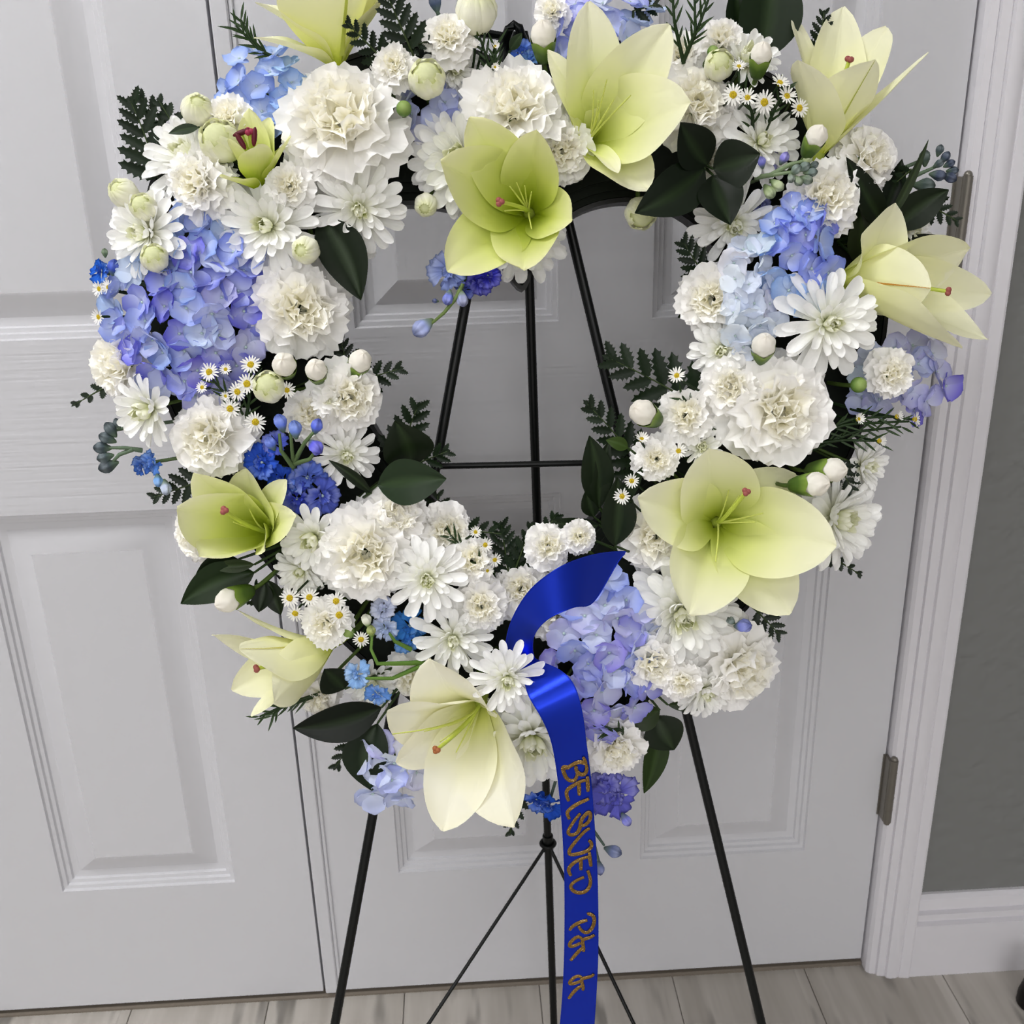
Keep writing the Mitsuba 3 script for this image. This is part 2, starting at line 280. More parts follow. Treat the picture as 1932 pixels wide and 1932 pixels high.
def stem(key, p, n, r=.0016, color=None, back=.0):
    p = np.asarray(p); q = root_for(p)
    if p[2] < q[2]+.004: q = np.array([q[0], q[1], p[2]-.004])
    m = p-np.asarray(n)*min(.012, max(.002, .5*np.linalg.norm(p-q)))
    t = np.linspace(0, 1, 5)[:, None]; P = (1-t)**2*p+2*t*(1-t)*m+t*t*q; P[1:, 2] = np.maximum(P[1:, 2], min(p[2], .0304+r))
    put(key+'__stem', {**shape(*tube(P, r, 6), GREEN['stem'] if color is None else color, 'leaf_material'), 'to_world': T4(W4)})
def facing(tx, ty):
    n = np.array([tx, -ty, 1.0]); return n/np.linalg.norm(n)

# ------------------------------------------------------------------ petals shared by the flowers
def fringed_petal(seed, spread, ruffle, droop, stops, nr=8, na=19, teeth=9, fold=0.0):
    r = np.random.default_rng(seed); t = np.linspace(0, 1, nr)[:, None]; a = np.linspace(-1, 1, na)[None, :]
    ph = r.uniform(0, 6.28, 4); k = r.uniform(2.2, 3.4)
    edge = 1-.13*a**2+.045*np.sin(a*teeth*np.pi+ph[0])*(t > .93)+.03*np.sin(5*a+ph[1])*t
    half = np.radians(spread)*(.22+.78*np.clip(t*1.25, 0, 1)**.8)
    rho = t*edge; th = a*half
    x = rho*np.cos(th); y = rho*np.sin(th)
    z = ruffle*t**1.7*(np.sin(k*np.pi*a+ph[2])*.62+np.sin(2.3*k*np.pi*a+ph[3])*.38*t)-droop*t**2+fold*np.abs(a)**1.5*t
    z = z+.015*np.sin(9*np.pi*a+ph[1])*t**.8*(t < .98)
    P = np.stack([x, y, z], -1); v, f = grid(P)
    return shape(v, f, ramp(np.broadcast_to(t, (nr, na)).ravel(), stops), 'carnation_petal')
WH = [(0, (248, 246, 226)), (.3, (251, 249, 240)), (.6, (253, 252, 248)), (1, (254, 253, 251))]
CR = [(0, (250, 246, 214)), (.4, (252, 249, 230)), (.8, (253, 251, 241)), (1, (253, 252, 246))]
CARN = [[fringed_petal(10+i, 58, .09+.03*(i % 3), .18, WH) for i in range(6)], [fringed_petal(30+i, 54, .15, .05, WH, fold=.05*(i % 2)) for i in range(6)],
        [fringed_petal(50+i, 52, .20, -.04, WH, fold=.10) for i in range(5)], [fringed_petal(70+i, 54, .26, -.06, CR, fold=.20) for i in range(5)], [fringed_petal(90+i, 60, .32, -.08, CR, fold=.26) for i in range(5)]]
CARN_LAYERS = [(0, 7, 3, 1.0, .00, .03), (1, 7, 24, .97, .02, .05), (2, 6, 44, .84, .06, .10), (3, 6, 60, .68, .14, .15), (4, 6, 78, .52, .24, .12)]

def carnation(x, y, r, tx, ty, label, w=.082, full=1.0, grp='white carnations', base='carnation'):
    s = scl(x, y, w)*r*1.10; n = facing(tx, ty); key = name(base, label, 'carnation', grp); r_ = np.random.default_rng(int(x*7+y))
    p = at(x, y, w)-n*s*.50; spin = r_.uniform(0, 6.28); F = mat(frame(n, spin), p)
    for lay, cnt, el, L, off, rad in CARN_LAYERS:
        cnt = max(4, round(cnt*full))
        for i in range(cnt):
            a = 2*np.pi*(i+.5*(lay % 2)+r_.uniform(-.35, .35))/cnt
            M = mat(rz(a)@ry(-np.radians(el+r_.uniform(-13, 13)))@rx(r_.uniform(-.45, .45)), rz(a)@np.array([rad*s, 0, off*s]), s*L*r_.uniform(.86, 1.08))
            put(fresh(key+'__petal'), CARN[lay][r_.integers(len(CARN[lay]))], M=W4@F@M)
    k = min(max(.6, s/.04), max(.2, (p[2]-.033)/.018)); put(key+'__calyx', CALYX, M=W4@F@mat(np.eye(3), [0, 0, 0], k))
    stem(key, p-n*.012*k, n)
CALYX = shape(*lathe([(.0012, -.018), (.0045, -.016), (.0062, -.006), (.0058, .003)], 10), GREEN['calyx'], 'leaf_material')

def mum_petal(bend, stops, width=.19, cup=.45, seed=0, nr=9, na=6):
    t = 1-(1-np.linspace(0, 1, nr))**1.7; a = np.linspace(-1, 1, na); width = width*.72
    wd = width*(.36+.64*np.sin(np.clip(t*.85, 0, 1)*np.pi/1.6)**1.1); wd *= np.sqrt(np.clip(1-((t-.82)/.185)**2*(t > .82), .0, 1)); wd[-1] = width*.30
    dl = np.diff(t); ang = bend*(.4*t+.6*t*t); X = np.concatenate([[0], np.cumsum(np.cos(ang[:-1])*dl)]); Z = np.concatenate([[0], np.cumsum(np.sin(ang[:-1])*dl)])
    nx, nz = -np.sin(ang), np.cos(ang)
    h = cup*wd[:, None]*(a[None]**2)
    P = np.stack([X[:, None]+nx[:, None]*h, wd[:, None]*a[None]*np.ones((nr, 1)), Z[:, None]+nz[:, None]*h], -1)
    v, f = grid(P); return shape(v, f, ramp(np.repeat(t, na), stops), 'chrysanthemum_petal')
MW = [(0, (226, 228, 192)), (.25, (244, 244, 232)), (.6, (250, 250, 247)), (1, (253, 253, 251))]
MG = [(0, (176, 190, 96)), (.3, (218, 224, 160)), (.7, (240, 241, 214)), (1, (246, 246, 230))]
MC = [(0, (140, 160, 60)), (.4, (186, 198, 104)), (1, (228, 232, 178))]
MUMP = {'out': [mum_petal(b, MW, w, c) for b, w, c in ((-.35, .19, .4), (-.1, .18, .5), (.12, .2, .45), (-.2, .16, .6), (.25, .18, .7))],
        'mid': [mum_petal(b, MW, .19, .6) for b in (.2, .45, .7)], 'in': [mum_petal(b, MG, .20, .9) for b in (.8, 1.2, 1.6)], 'core': [mum_petal(b, MC, .2, 1.0) for b in (1.0, 1.7)]}
MUM_L = [('out', 18, 0, 1.0), ('out', 17, 13, .95), ('mid', 16, 27, .84), ('mid', 13, 42, .68), ('in', 13, 57, .50), ('in', 12, 67, .39), ('core', 12, 75, .30)]
MUM_D = [('out', 20, -12, 1.0), ('out', 20, 2, .98), ('out', 19, 15, .94), ('mid', 18, 29, .86), ('mid', 16, 43, .74), ('in', 14, 57, .56), ('in', 12, 67, .42), ('core', 10, 76, .31)]
MUM_S = [('out', 16, 20, 1.0), ('mid', 15, 36, .9), ('in', 13, 55, .7), ('in', 11, 66, .52), ('core', 10, 74, .40)]
MUM_O = [('out', 13, 0, 1.0), ('out', 12, 14, .90), ('mid', 11, 30, .72), ('mid', 11, 44, .58), ('in', 13, 58, .44), ('in', 12, 67, .36), ('core', 12, 75, .29)]
DISC = shape(*lathe([(.0, .16), (.04, .15), (.07, .08), (.08, 0), (.0, -.03)], 12), flat((150, 168, 66)), 'chrysanthemum_petal')
def mum(x, y, r, tx, ty, label, w=.080, kind='L', base='chrysanthemum'):
    s = scl(x, y, w)*r*1.10; n = facing(tx, ty); key = name(base, label, 'chrysanthemum', 'white chrysanthemums'); r_ = np.random.default_rng(int(x*3+y*5))
    p = at(x, y, w)-n*s*.30; F = mat(frame(n, r_.uniform(0, 6.28)), p)
    for fam, cnt, el, L in {'L': MUM_L, 'D': MUM_D, 'S': MUM_S, 'O': MUM_O}[kind]:
        o = r_.uniform(0, 6.28)
        for i in range(cnt):
            a = o+2*np.pi*(i+r_.uniform(-.22, .22))/cnt
            M = mat(rz(a)@ry(-np.radians(el+r_.uniform(-7, 7)))@rx(r_.uniform(-.35, .35)), rz(a)@np.array([.05*s, 0, .02*s*(el/20)]), s*L*r_.uniform(.88, 1.05))
            put(fresh(key+'__petal'), MUMP[fam][r_.integers(len(MUMP[fam]))], M=W4@F@M)
    put(key+'__disc', DISC, M=W4@F@mat(np.eye(3), [0, 0, .04*s], s))
    stem(key, p, n)

# ------------------------------------------------------------------ lilies
LIME = [(0, (122, 142, 18)), (.22, (164, 182, 44)), (.5, (204, 214, 104)), (.8, (228, 232, 158)), (1, (240, 240, 186))]
PALE = [(0, (132, 150, 26)), (.16, (178, 192, 66)), (.4, (220, 226, 142)), (.7, (240, 241, 192)), (1, (247, 246, 214))]
FADED = [(0, (170, 184, 36)), (.12, (212, 219, 104)), (.28, (235, 237, 166)), (.6, (243, 243, 196)), (1, (247, 246, 214))]
CREAM = [(0, (170, 180, 66)), (.15, (210, 214, 118)), (.4, (240, 239, 200)), (.75, (249, 247, 228)), (1, (250, 247, 222))]
def tepal(B, T, A, W, k, m, roll, stops, seed, nr=20, na=17, rib=False):
    r_ = np.random.default_rng(seed); A = A/np.linalg.norm(A); D = T-B; L = np.linalg.norm(D)
    r = D-A*(D@A); r /= np.linalg.norm(r)+1e-9
    C = B+A*(k*L)+r*(m*L); t = np.linspace(0, 1, nr)[:, None]
    P = (1-t)**2*B+2*t*(1-t)*C+t*t*T; tg = 2*(1-t)*(C-B)+2*t*(T-C); tg /= np.linalg.norm(tg, axis=1, keepdims=True)
    n = (tg@r)[:, None]*A-(tg@A)[:, None]*r; n -= tg*(n*tg).sum(1, keepdims=True); n /= np.linalg.norm(n, axis=1, keepdims=True)+1e-9
    sd = np.cross(tg, n)
    if roll:
        ra = roll*np.clip(t*1.6, 0, 1); n, sd = np.cos(ra)*n+np.sin(ra)*sd, np.cos(ra)*sd-np.sin(ra)*n
    tt = t[:, 0]; wd = np.where(tt < .52, .24+.76*np.sin(np.clip(tt/.52, 0, 1)*np.pi/2)**1.1, np.clip(1-(np.maximum(tt-.52, 0)/.48)**2.0, 0, 1)**.64)*W/2
    wd[-1] = W*.025
    a = np.linspace(-1, 1, na)[None, :]; ph = r_.uniform(0, 6.28, 3)
    cup = (.62-.42*tt)[:, None]*wd[:, None]*a**2-(.05*W*np.exp(-(a/.13)**2))*(1-.7*t)
    wave = .035*W*np.abs(a)**2*np.sin(7*t*np.pi/2+ph[0]+a*1.2)*np.clip(t*2, 0, 1)
    S = P[:, None]+sd[:, None]*(wd[:, None]*a)[..., None]+n[:, None]*(cup+wave+.006*W*np.cos(a*15.0)*np.sin(np.pi*t)*(1-a**2))[..., None]
    v, f = grid(S); ct = np.clip(np.broadcast_to(t, (nr, na))+.10*np.abs(a)**2-.04*np.exp(-(a/.15)**2), 0, 1).ravel()
    strip = grid(P[2:, None]-n[2:, None]*(.05*W*(1-.7*t[2:])+.0006)[..., None]+sd[2:, None]*(np.array([[-1, 0, 1]])*.022*W*(1.15-t[2:]))[..., None]) if rib else None
    return v, f, ramp(ct, stops), strip
def lily(Bp, A, tips, label, stops=PALE, style=None, stamens=(), stig=(150, 84, 78), anthers=(), rib=None):
    key = name('lily', label, 'lily', 'pale yellow-green lilies'); B = at(*Bp); S = scl(Bp[0], Bp[1], .09); A = np.array([A[0], -A[1], A[2]], float); A /= np.linalg.norm(A)
    for i, tp in enumerate(tips):
        x, y, w, wid = tp[:4]; k, m, roll = (list(tp[4:])+[.42, .12, 0][len(tp)-4:])
        T = at(x, y, w); D = T-B; r = D-A*(D@A); r /= np.linalg.norm(r)+1e-9
        v, f, c, strip = tepal(B+r*.004-A*(.002*(i % 2)), T, A, wid*S*1.12, k, m, roll, stops, i+int(Bp[0]), rib=bool(rib) and rib[0] == i)
        pk = put(fresh(key+'__petal'), {**shape(v, f, c, 'lily_petal'), 'to_world': T4(W4)})
        if strip: put(pk+'__midrib', {**shape(*strip, flat(rib[1]), 'lily_petal'), 'to_world': T4(W4)}, 'raised midrib')
    v, f = tube([B-A*.02, B-A*.010, B-A*.001, B+A*.005], [.003, .0052, .0052, .0030], 10)
    put(key+'__base', {**shape(v, f, flat((150, 164, 62)), 'leaf_material'), 'to_world': T4(W4)})
    def curve(p, r0, r1, bulge=.3):
        T = at(*p); t = np.linspace(0, 1, 8)[:, None]; C = B+A*np.linalg.norm(T-B)*bulge
        return tube((1-t)**2*B+2*t*(1-t)*C+t*t*T, np.linspace(r0, r1, 8), 6)
    if style is not None:
        put(key+'__style', {**shape(*curve(style, .0022, .0017), flat((186, 200, 84)), 'leaf_material'), 'to_world': T4(W4)})
        T = at(*style); ms = []
        for j in range(3):
            s = trimesh.creation.icosphere(2, .0024); a = j*2.094
            fr = frame(T-B); ms.append((s.vertices*[1, 1, .9]+T+fr[:, 0]*.0017*math.cos(a)+fr[:, 1]*.0017*math.sin(a), s.faces, flat(stig)))
        put(key+'__stigma', {**shape(*join(ms), 'leaf_material'), 'to_world': T4(W4)}, 'dusky pink stigma')
    for st in stamens: put(fresh(key+'__filament'), {**shape(*curve(st, .0013, .0005), flat((204, 212, 110)), 'leaf_material'), 'to_world': T4(W4)})
    for st in anthers:
        T = at(*st); s = trimesh.creation.icosphere(2, 1.0); v = s.vertices*[.0022, .0075, .0022]
        put(fresh(key+'__filament'), {**shape(*curve(st, .0010, .0008), flat((170, 186, 70)), 'leaf_material'), 'to_world': T4(W4)})
        put(fresh(key+'__anther'), {**shape(v@rz(st[0]*.7).T+T, s.faces, flat((84, 24, 34)), 'leaf_material'), 'to_world': T4(W4)}, 'dark maroon anther')
    stem(key, B-A*.018, A, .0028)

# ------------------------------------------------------------------ hydrangea and delphinium florets
def round_petal(seed, cup, stops, nr=6, na=8, wide=.62):
    r = np.random.default_rng(seed); t = np.linspace(0, 1, nr)[:, None]; a = np.linspace(-1, 1, na)[None, :]
    half = wide*np.sqrt(np.clip(1-((t-.58)/.60)**2, .02, 1)); half[-1] = wide*.34
    ph = r.uniform(0, 6.28, 2)
    x = t*(1-.10*a**2*(t > .5)); y = half*a*np.ones_like(t); z = cup*(t**1.5)*.5+cup*.4*a**2*t+.05*np.sin(3*a+ph[0])*t+.04*np.sin(6*t+ph[1])*a
    v, f = grid(np.stack([x*np.ones_like(a), y, z], -1)); return shape(v, f, ramp(np.broadcast_to(t, (nr, na)).ravel(), stops), 'floret_petal')
_fl = {}
def floret_petals(c):
    """four petal meshes of one blossom tone, kept for alike blossoms"""
    c = tuple(int(round(x/8)*8) for x in c)
    if c not in _fl:
        pale = tuple(min(255, .35*x+.65*q) for x, q in zip(c, (232, 239, 249)))
        _fl[c] = [round_petal(i, (.06, .24, .42, -.16)[i], [(0, tuple(.8*q for q in pale)), (.12, pale), (.45, tuple(.45*a+.55*b for a, b in zip(c, pale))), (.85, c), (1, tuple(.86*q for q in c))]) for i in range(4)]  # darker rim paints the shading of curved petals into the colour
    return _fl[c]
EYE_BEAD = shape(*(lambda s: (s.vertices, s.faces))(trimesh.creation.icosphere(1, 1.0)), flat((176, 196, 190)), 'leaf_material')
def floret(key, p, n, s, c, r_, cnt=4, part='floret'):
    k = fresh(key+'__'+part); F = mat(frame(n, r_.uniform(0, 6.28)), p); Q = floret_petals(c)
    for i in range(cnt):
        a = 2*np.pi*(i+r_.uniform(-.1, .1))/cnt
        put(fresh(k+'__petal'), Q[r_.integers(4)], M=W4@F@mat(rz(a)@ry(-np.radians(r_.uniform(-4, 36)))@rx(r_.uniform(-.4, .4)), [0, 0, .03*s*(i % 2)], s*r_.uniform(.86, 1.06)))
    put(k, EYE_BEAD, M=W4@F@mat(np.eye(3), [0, 0, .05*s], .075*s))
def hydrangea(cx, cy, ex, ey, fr, c1, c2, grad, label, w=.085, tilt=(0, 0), dome=.5, dens=1.0, base='hydrangea', grp='blue hydrangea heads', cat='hydrangea', cnt=4, white=.15):
    key = name(base, label, cat, grp); r_ = np.random.default_rng(int(cx+cy*3)); S = scl(cx, cy, w); pts = []
    N = max(3, int(dens*3.0*ex*ey/(fr*fr)))
    for _ in range(4000):
        q = r_.uniform(-1, 1, 2)
        if q@q > 1: continue
        if all(((q-o)*[ex, ey])@((q-o)*[ex, ey]) > (fr*.76)**2 for o in pts): pts.append(q)
        if len(pts) >= N: break
    g = np.array(grad)/np.linalg.norm(grad); c1, c2 = np.array(c1, float), np.array(c2, float)
    for q in pts:
        h = dome*(1-.85*(q@q)); x, y = cx+q[0]*ex, cy+q[1]*ey
        p = at(x, y, max(.047, w-(dome-h)*S*min(ex, ey)*.9-.004))
        n = facing(tilt[0]+q[0]*.8+r_.normal(0, .34), tilt[1]+q[1]*.8+r_.normal(0, .34))
        t = np.clip(.5+.5*(q@g)+r_.normal(0, .30), 0, 1); c = c1*(1-t)+c2*t
        if r_.random() < white: c = .4*c+.6*np.array([222, 228, 238])
        floret(key, p, n, fr*S*r_.uniform(.9, 1.1), c, r_, cnt)
    stem(key, at(cx, cy, max(.04, w-.03)), facing(*tilt), .003)
    return key

# ------------------------------------------------------------------ greens
def blade(B, T, W, bend=0.0, side=0.0, roll=0.0, nr=14, na=7, shp=.42, fold=.22, c=(30, 46, 22), tipn=.05):
    """a smooth pointed leaf from B to T; bend lifts its middle out of the wreath, side bows it across"""
    B, T = np.asarray(B), np.asarray(T); D = T-B; L = np.linalg.norm(D); tg0 = D/L
    n0 = np.array([0, 0, 1.0])-tg0*tg0[2]; n0 /= np.linalg.norm(n0); s0 = np.cross(tg0, n0)
    n0, s0 = math.cos(roll)*n0+math.sin(roll)*s0, math.cos(roll)*s0-math.sin(roll)*n0
    t = np.linspace(0, 1, nr)[:, None]; a = np.linspace(-1, 1, na)[None, :]
    P = B+D*t+n0*(bend*L*4*t*(1-t))+s0*(side*L*4*t*(1-t))
    tt = t[:, 0]; wd = W/2*np.where(tt < shp, np.sin(np.clip(tt/shp, 0, 1)*np.pi/2)**.75, np.cos(np.clip((tt-shp)/(1-shp), 0, 1)*np.pi/2)**.85); wd = np.maximum(wd, W*.012)
    S = P[:, None]+s0*(wd[:, None]*a)[..., None]+n0*(fold*wd[:, None]*(np.abs(a)-.5)-.05*W*np.exp(-(a/.12)**2)*.5)[..., None]
    v, f = grid(S); k = np.exp(-(np.broadcast_to(a, (nr, na))/.16)**2)
    return v, f, ramp(k, ((0, c), (1, tuple(.7*q+.3*g for q, g in zip(c, (70, 94, 48))))))
def leaf_sprig(leaves, label, twig=None, w=.07, c=(30, 46, 22), grp='glossy dark green leaves', cat='leaf', base='leaf_sprig'):
    """leaves: (base px, tip px, width px, w at base, w at tip, bend, side)"""
    key = name(base, label, cat, grp); first = None
    for i, L in enumerate(leaves):
        (x0, y0), (x1, y1), wid = L[:3]; w0, w1, bend, side = (list(L[3:7])+[w, w+.01, .05, 0][min(4, len(L)-3):])
        B = at(x0, y0, w0); first = B if first is None else first
        cc = tuple(np.clip(np.array(L[7] if len(L) > 7 else c)*(.60, .62, .54)+((i*5) % 7-3), 0, 255))
        put(fresh(key+'__leaf'), {**shape(*blade(B, at(x1, y1, w1), wid*scl(x0, y0, w0), bend, side, c=cc), 'leaf_material'), 'to_world': T4(W4)})
    bs = [at(*L[0], L[3] if len(L) > 3 else w) for L in leaves]; r0 = root_for(first)
    ms = [(*tube([r0, .5*(r0+b)+[0, 0, .004], b], [.0018, .0015, .0010], 6), flat((44, 62, 30))) for b in bs]
    put(key+'__twig', {**shape(*join(ms), 'leaf_material'), 'to_world': T4(W4)})
    return key
def toothed(B, T, W, n0, c, teeth=6, seed=0):
    D = T-B; tg = D/np.linalg.norm(D); n = n0-tg*(n0@tg); n /= np.linalg.norm(n); s = np.cross(tg, n); nr = teeth*3+1
    t = np.linspace(0, 1, nr); saw = 1-.42*(np.arange(nr) % 3)/2.0
    wd = W/2*np.sin(np.clip(t*.97+.03, 0, 1)*np.pi)**.62*(1-.35*t)*saw; wd[0] = W*.06; wd[-1] = W*.02
    fw = np.where(np.arange(nr) % 3 == 0, .35/teeth, 0)*np.linalg.norm(D)*(t < .95)
    a = np.array([-1, -.5, 0, .5, 1.0]); S = (B+D*t[:, None])[:, None]+s*(wd[:, None]*a)[..., None]+tg*(fw[:, None]*a**2)[..., None]+n*(.18*wd[:, None]*np.abs(a))[..., None]
    v, f = grid(S); return v, f, flat(c)
def fern(bx, by, tx, ty, width, label, pairs=6, w0=.05, w1=.06, bow=0.0, c=(15, 30, 11), roll=0.0):
    key = name('fern_frond', label, 'fern frond', 'dark green fern fronds'); B, T = at(bx, by, w0), at(tx, ty, w1); D = T-B; L = np.linalg.norm(D); tg = D/L
    n = np.array([0, 0, 1.0])-tg*tg[2]; n /= np.linalg.norm(n); s = np.cross(tg, n); n, s = math.cos(roll)*n+math.sin(roll)*s, math.cos(roll)*s-math.sin(roll)*n
    r_ = np.random.default_rng(int(tx*3+ty)); S = scl(bx, by, w0)
    f = lambda t: B+D*t+s*(bow*L*4*t*(1-t))
    put(key+'__rachis', {**shape(*tube([root_for(B) if w0 < .2 else B]+[f(t) for t in np.linspace(0, .96, 7)], [.0012]+list(np.linspace(.0011, .0004, 7)), 5), flat((52, 66, 34)), 'leaf_material'), 'to_world': T4(W4)})
    for i in range(pairs):
        t = .08+.80*i/max(1, pairs-1); ln = width*S*.5*(1-.64*t)*r_.uniform(.92, 1.1)*1.42
        for sg in (-1, 1):
            b = f(t+.02*sg); an = np.radians(56-22*t); e = b+(s*sg*math.sin(an)+tg*math.cos(an))*ln+n*r_.uniform(-.1, .12)*ln
            put(fresh(key+'__leaflet'), {**shape(*toothed(b, e, ln*.34+L*.62/pairs*(1-.45*t), n, tuple(np.array(c)+r_.integers(-5, 8))), 'leaf_material'), 'to_world': T4(W4)})
    put(fresh(key+'__leaflet'), {**shape(*toothed(f(.80), f(1.02), width*S*.24, n, c), 'leaf_material'), 'to_world': T4(W4)})
def needle_sprig(stems, label, c=(34, 52, 26)):
    """stems: lists of (x, y, w)"""
    key = name('needle_sprig', label, 'needle sprig', 'thin leaved sprigs'); r_ = np.random.default_rng(len(label))
    for st in stems:
        P = np.array([at(*q) for q in st]); t = np.linspace(0, 1, len(P)); tt = np.linspace(0, 1, 12); C = np.stack([np.interp(tt, t, P[:, k]) for k in range(3)], -1)
        put(fresh(key+'__twig'), {**shape(*tube(C, np.linspace(.0018, .0009, 12), 6), flat(c), 'leaf_material'), 'to_world': T4(W4)})
        L = np.linalg.norm(C[-1]-C[0])
        for i in range(10):
            k = 2+i; k = min(k, 11); tg = C[min(k, 11)]-C[max(k-1, 0)]; tg /= np.linalg.norm(tg); sd = np.cross(tg, [0, 0, 1.0])*(1 if i % 2 else -1); sd /= np.linalg.norm(sd)
            e = C[k]+(tg*.8+sd*r_.uniform(.35, .65)+np.array([0, 0, r_.uniform(-.2, .3)]))*r_.uniform(.012, .019)
            put(fresh(key+'__needle'), {**shape(*blade(C[k], e, .0021, .04, nr=7, na=3, c=c), 'leaf_material'), 'to_world': T4(W4)})

# ------------------------------------------------------------------ buds, asters
def closed_petal(stops, wide=.42, open_=0.0, nr=8, na=5):
    t = np.linspace(0, 1, nr)[:, None]; a = np.linspace(-1, 1, na)[None, :]; ph = t*(2.75-open_); R = 1.02+.05*np.cos(a*1.6)
    x = R*np.sin(ph)*np.cos(a*wide*1.0); y = R*np.sin(ph)*np.sin(a*wide); y = y*(.55+.45*np.sin(ph)); z = -R*np.cos(ph)*1.12+0*a
    v, f = grid(np.stack([x+0*a, y, z], -1)); return shape(v, f, ramp(np.broadcast_to(t, (nr, na)).ravel(), stops), 'bud_petal')
BW = [(0, (196, 204, 140)), (.25, (240, 240, 212)), (.7, (250, 249, 234)), (1, (236, 238, 196))]
BUDP = [closed_petal(BW, .36, o) for o in (0, .25, .5, .9)]
SPH = trimesh.creation.icosphere(2, 1.0)
BUDC = shape(SPH.vertices*[.86, .86, .98], SPH.faces, flat((228, 232, 184)), 'bud_petal')
SEPAL = shape(*lathe([(.0, -1.22), (.45, -1.12), (.78, -.80), (.93, -.48), (.86, -.50), (.5, -.9)], 14), flat((86, 100, 44)), 'leaf_material')
def mum_bud(x, y, r, tx, ty, label, w=.085, open_=0):
    s = scl(x, y, w)*r; n = facing(tx, ty); key = name('chrysanthemum_bud', label, 'flower bud', 'chrysanthemum buds'); p = at(x, y, w)-n*s*.2; F = mat(frame(n, x), p)
    for i in range(12):
        a = 2*np.pi*i/12
        put(fresh(key+'__petal'), BUDP[min(1, open_)+(i % 2)*min(1, open_)], M=W4@F@mat(rz(a)@rx(.24), [0, 0, 0], s*(.98+.05*(i % 2))))
    put(key+'__core', BUDC, M=W4@F@mat(np.eye(3), [0, 0, 0], s)); put(key+'__sepals', SEPAL, M=W4@F@mat(np.eye(3), [0, 0, 0], s))
    stem(key, p-n*s*1.1, n, .0022)
def swirl(seed):
    z = np.linspace(-.5, 1.25, 16)[:, None]; th = np.linspace(0, 2*np.pi, 29)[None]; r = np.interp(z, [-.5, -.2, .2, .6, .95, 1.15, 1.25], [.62, .86, 1.0, .93, .68, .34, .02])
    r = r*(1+.20*np.abs(np.sin(2.5*th+z*2.6+seed))**.7*np.clip(z+.4, 0, 1)-.08); v, f = grid(np.stack([r*np.cos(th), r*np.sin(th), 1.38*z+.05*np.sin(5*th)*np.clip(z, 0, 1)+0*th], -1))
    return shape(v, f, ramp(np.broadcast_to((z+.5)/1.75, (16, 29)).ravel(), [(0, (236, 236, 200)), (.4, (252, 250, 240)), (1, (248, 243, 232))]), 'bud_petal')
SWIRL = [swirl(0), swirl(1.3)]
def calyx_long(lobes=5):
    th = np.linspace(0, 2*np.pi, 31)[None]; t = np.linspace(0, 1, 9)[:, None]; top = .12+.30*np.abs(np.cos(th*lobes/2))**1.4
    z = -2.0+(2.0+top)*t; r = np.interp(t, [0, .08, .3, .7, 1], [.2, .5, .74, .96, 1.06]); v, f = grid(np.stack([r*np.cos(th), r*np.sin(th), z+0*th], -1))
    return shape(v, f, ramp(np.broadcast_to(t, (9, 31)).ravel(), [(0, (52, 74, 26)), (.6, (72, 98, 36)), (1, (122, 148, 62))]), 'leaf_material')
CAL = calyx_long()
def carn_bud(x, y, r, tx, ty, label, w=.085, blush=False):
    s = scl(x, y, w)*r; n = facing(tx, ty); key = name('carnation_bud', label, 'flower bud', 'white carnation buds'); p = at(x, y, w)-n*s*.3; F = mat(frame(n, y), p)
    put(key+'__petals', SWIRL[int(x) % 2], 'furled white petals', M=W4@F@mat(np.eye(3), [0, 0, .1*s], s)); put(key+'__calyx', CAL, 'green calyx', M=W4@F@mat(np.eye(3), [0, 0, 0], s))
    stem(key, p-n*s*1.9, n, .002)
def green_bud(x, y, r, label, w=.08):
    s = scl(x, y, w)*r; n = facing(.1, -.1); key = name('green_bud', label, 'flower bud', 'tight green buds'); p = at(x, y, w); F = mat(frame(n), p)
    th = np.arctan2(SPH.vertices[:, 1], SPH.vertices[:, 0]); v = SPH.vertices*(1-.05*np.exp(-(np.sin(th*2.5)/.12)**2)*(SPH.vertices[:, 2] > -.2))[:, None]*[1, 1, 1.1]
    put(key, shape(v, SPH.faces, ramp((v[:, 2]+1)/2, [(0, (58, 84, 30)), (.7, (92, 124, 54)), (1, (138, 160, 90))]), 'leaf_material'), M=W4@F@mat(np.eye(3), [0, 0, 0], s))
    stem(key, p-n*s*.9, n, .002)
def ray_ring(lift, cnt=17, seed=0):
    r_ = np.random.default_rng(seed); ms = []
    for i in range(cnt):
        t = np.linspace(.3, 1, 5)[:, None]; a = np.array([[-1, 0, 1.0]]); wd = .085*np.array([[.7], [1], [1.1], [1], [.45]]); L = r_.uniform(.88, 1.06); el = lift+r_.uniform(-.12, .12)
        P = np.stack([t*L*math.cos(el)+0*a, wd*a, t*L*math.sin(el)+.03*a**2-.06*t**2], -1); v, f = grid(P); ms.append((v@rz(2*np.pi*(i+r_.uniform(-.2, .2))/cnt).T, f, flat((246, 245, 238))))
    return shape(*join(ms), 'bud_petal')
RAYS = [ray_ring(.1, 17, 1), ray_ring(.35, 16, 2), ray_ring(.75, 15, 3)]
def aster_disc():
    ms = [(*lathe([(.0, .16), (.2, .13), (.32, .04), (.34, -.05), (.12, -.3), (0, -.3)], 12), flat((168, 150, 30)))]; s = trimesh.creation.icosphere(1, .055)
    for i in range(26):
        q = math.sqrt((i+.5)/26)*.31; a = i*2.39996; ms.append((s.vertices+[q*math.cos(a), q*math.sin(a), .16-1.1*q*q], s.faces, flat((206, 182, 40)) if i % 3 else flat((178, 150, 30))))
    return shape(*join(ms), 'leaf_material')
ADISC = aster_disc()
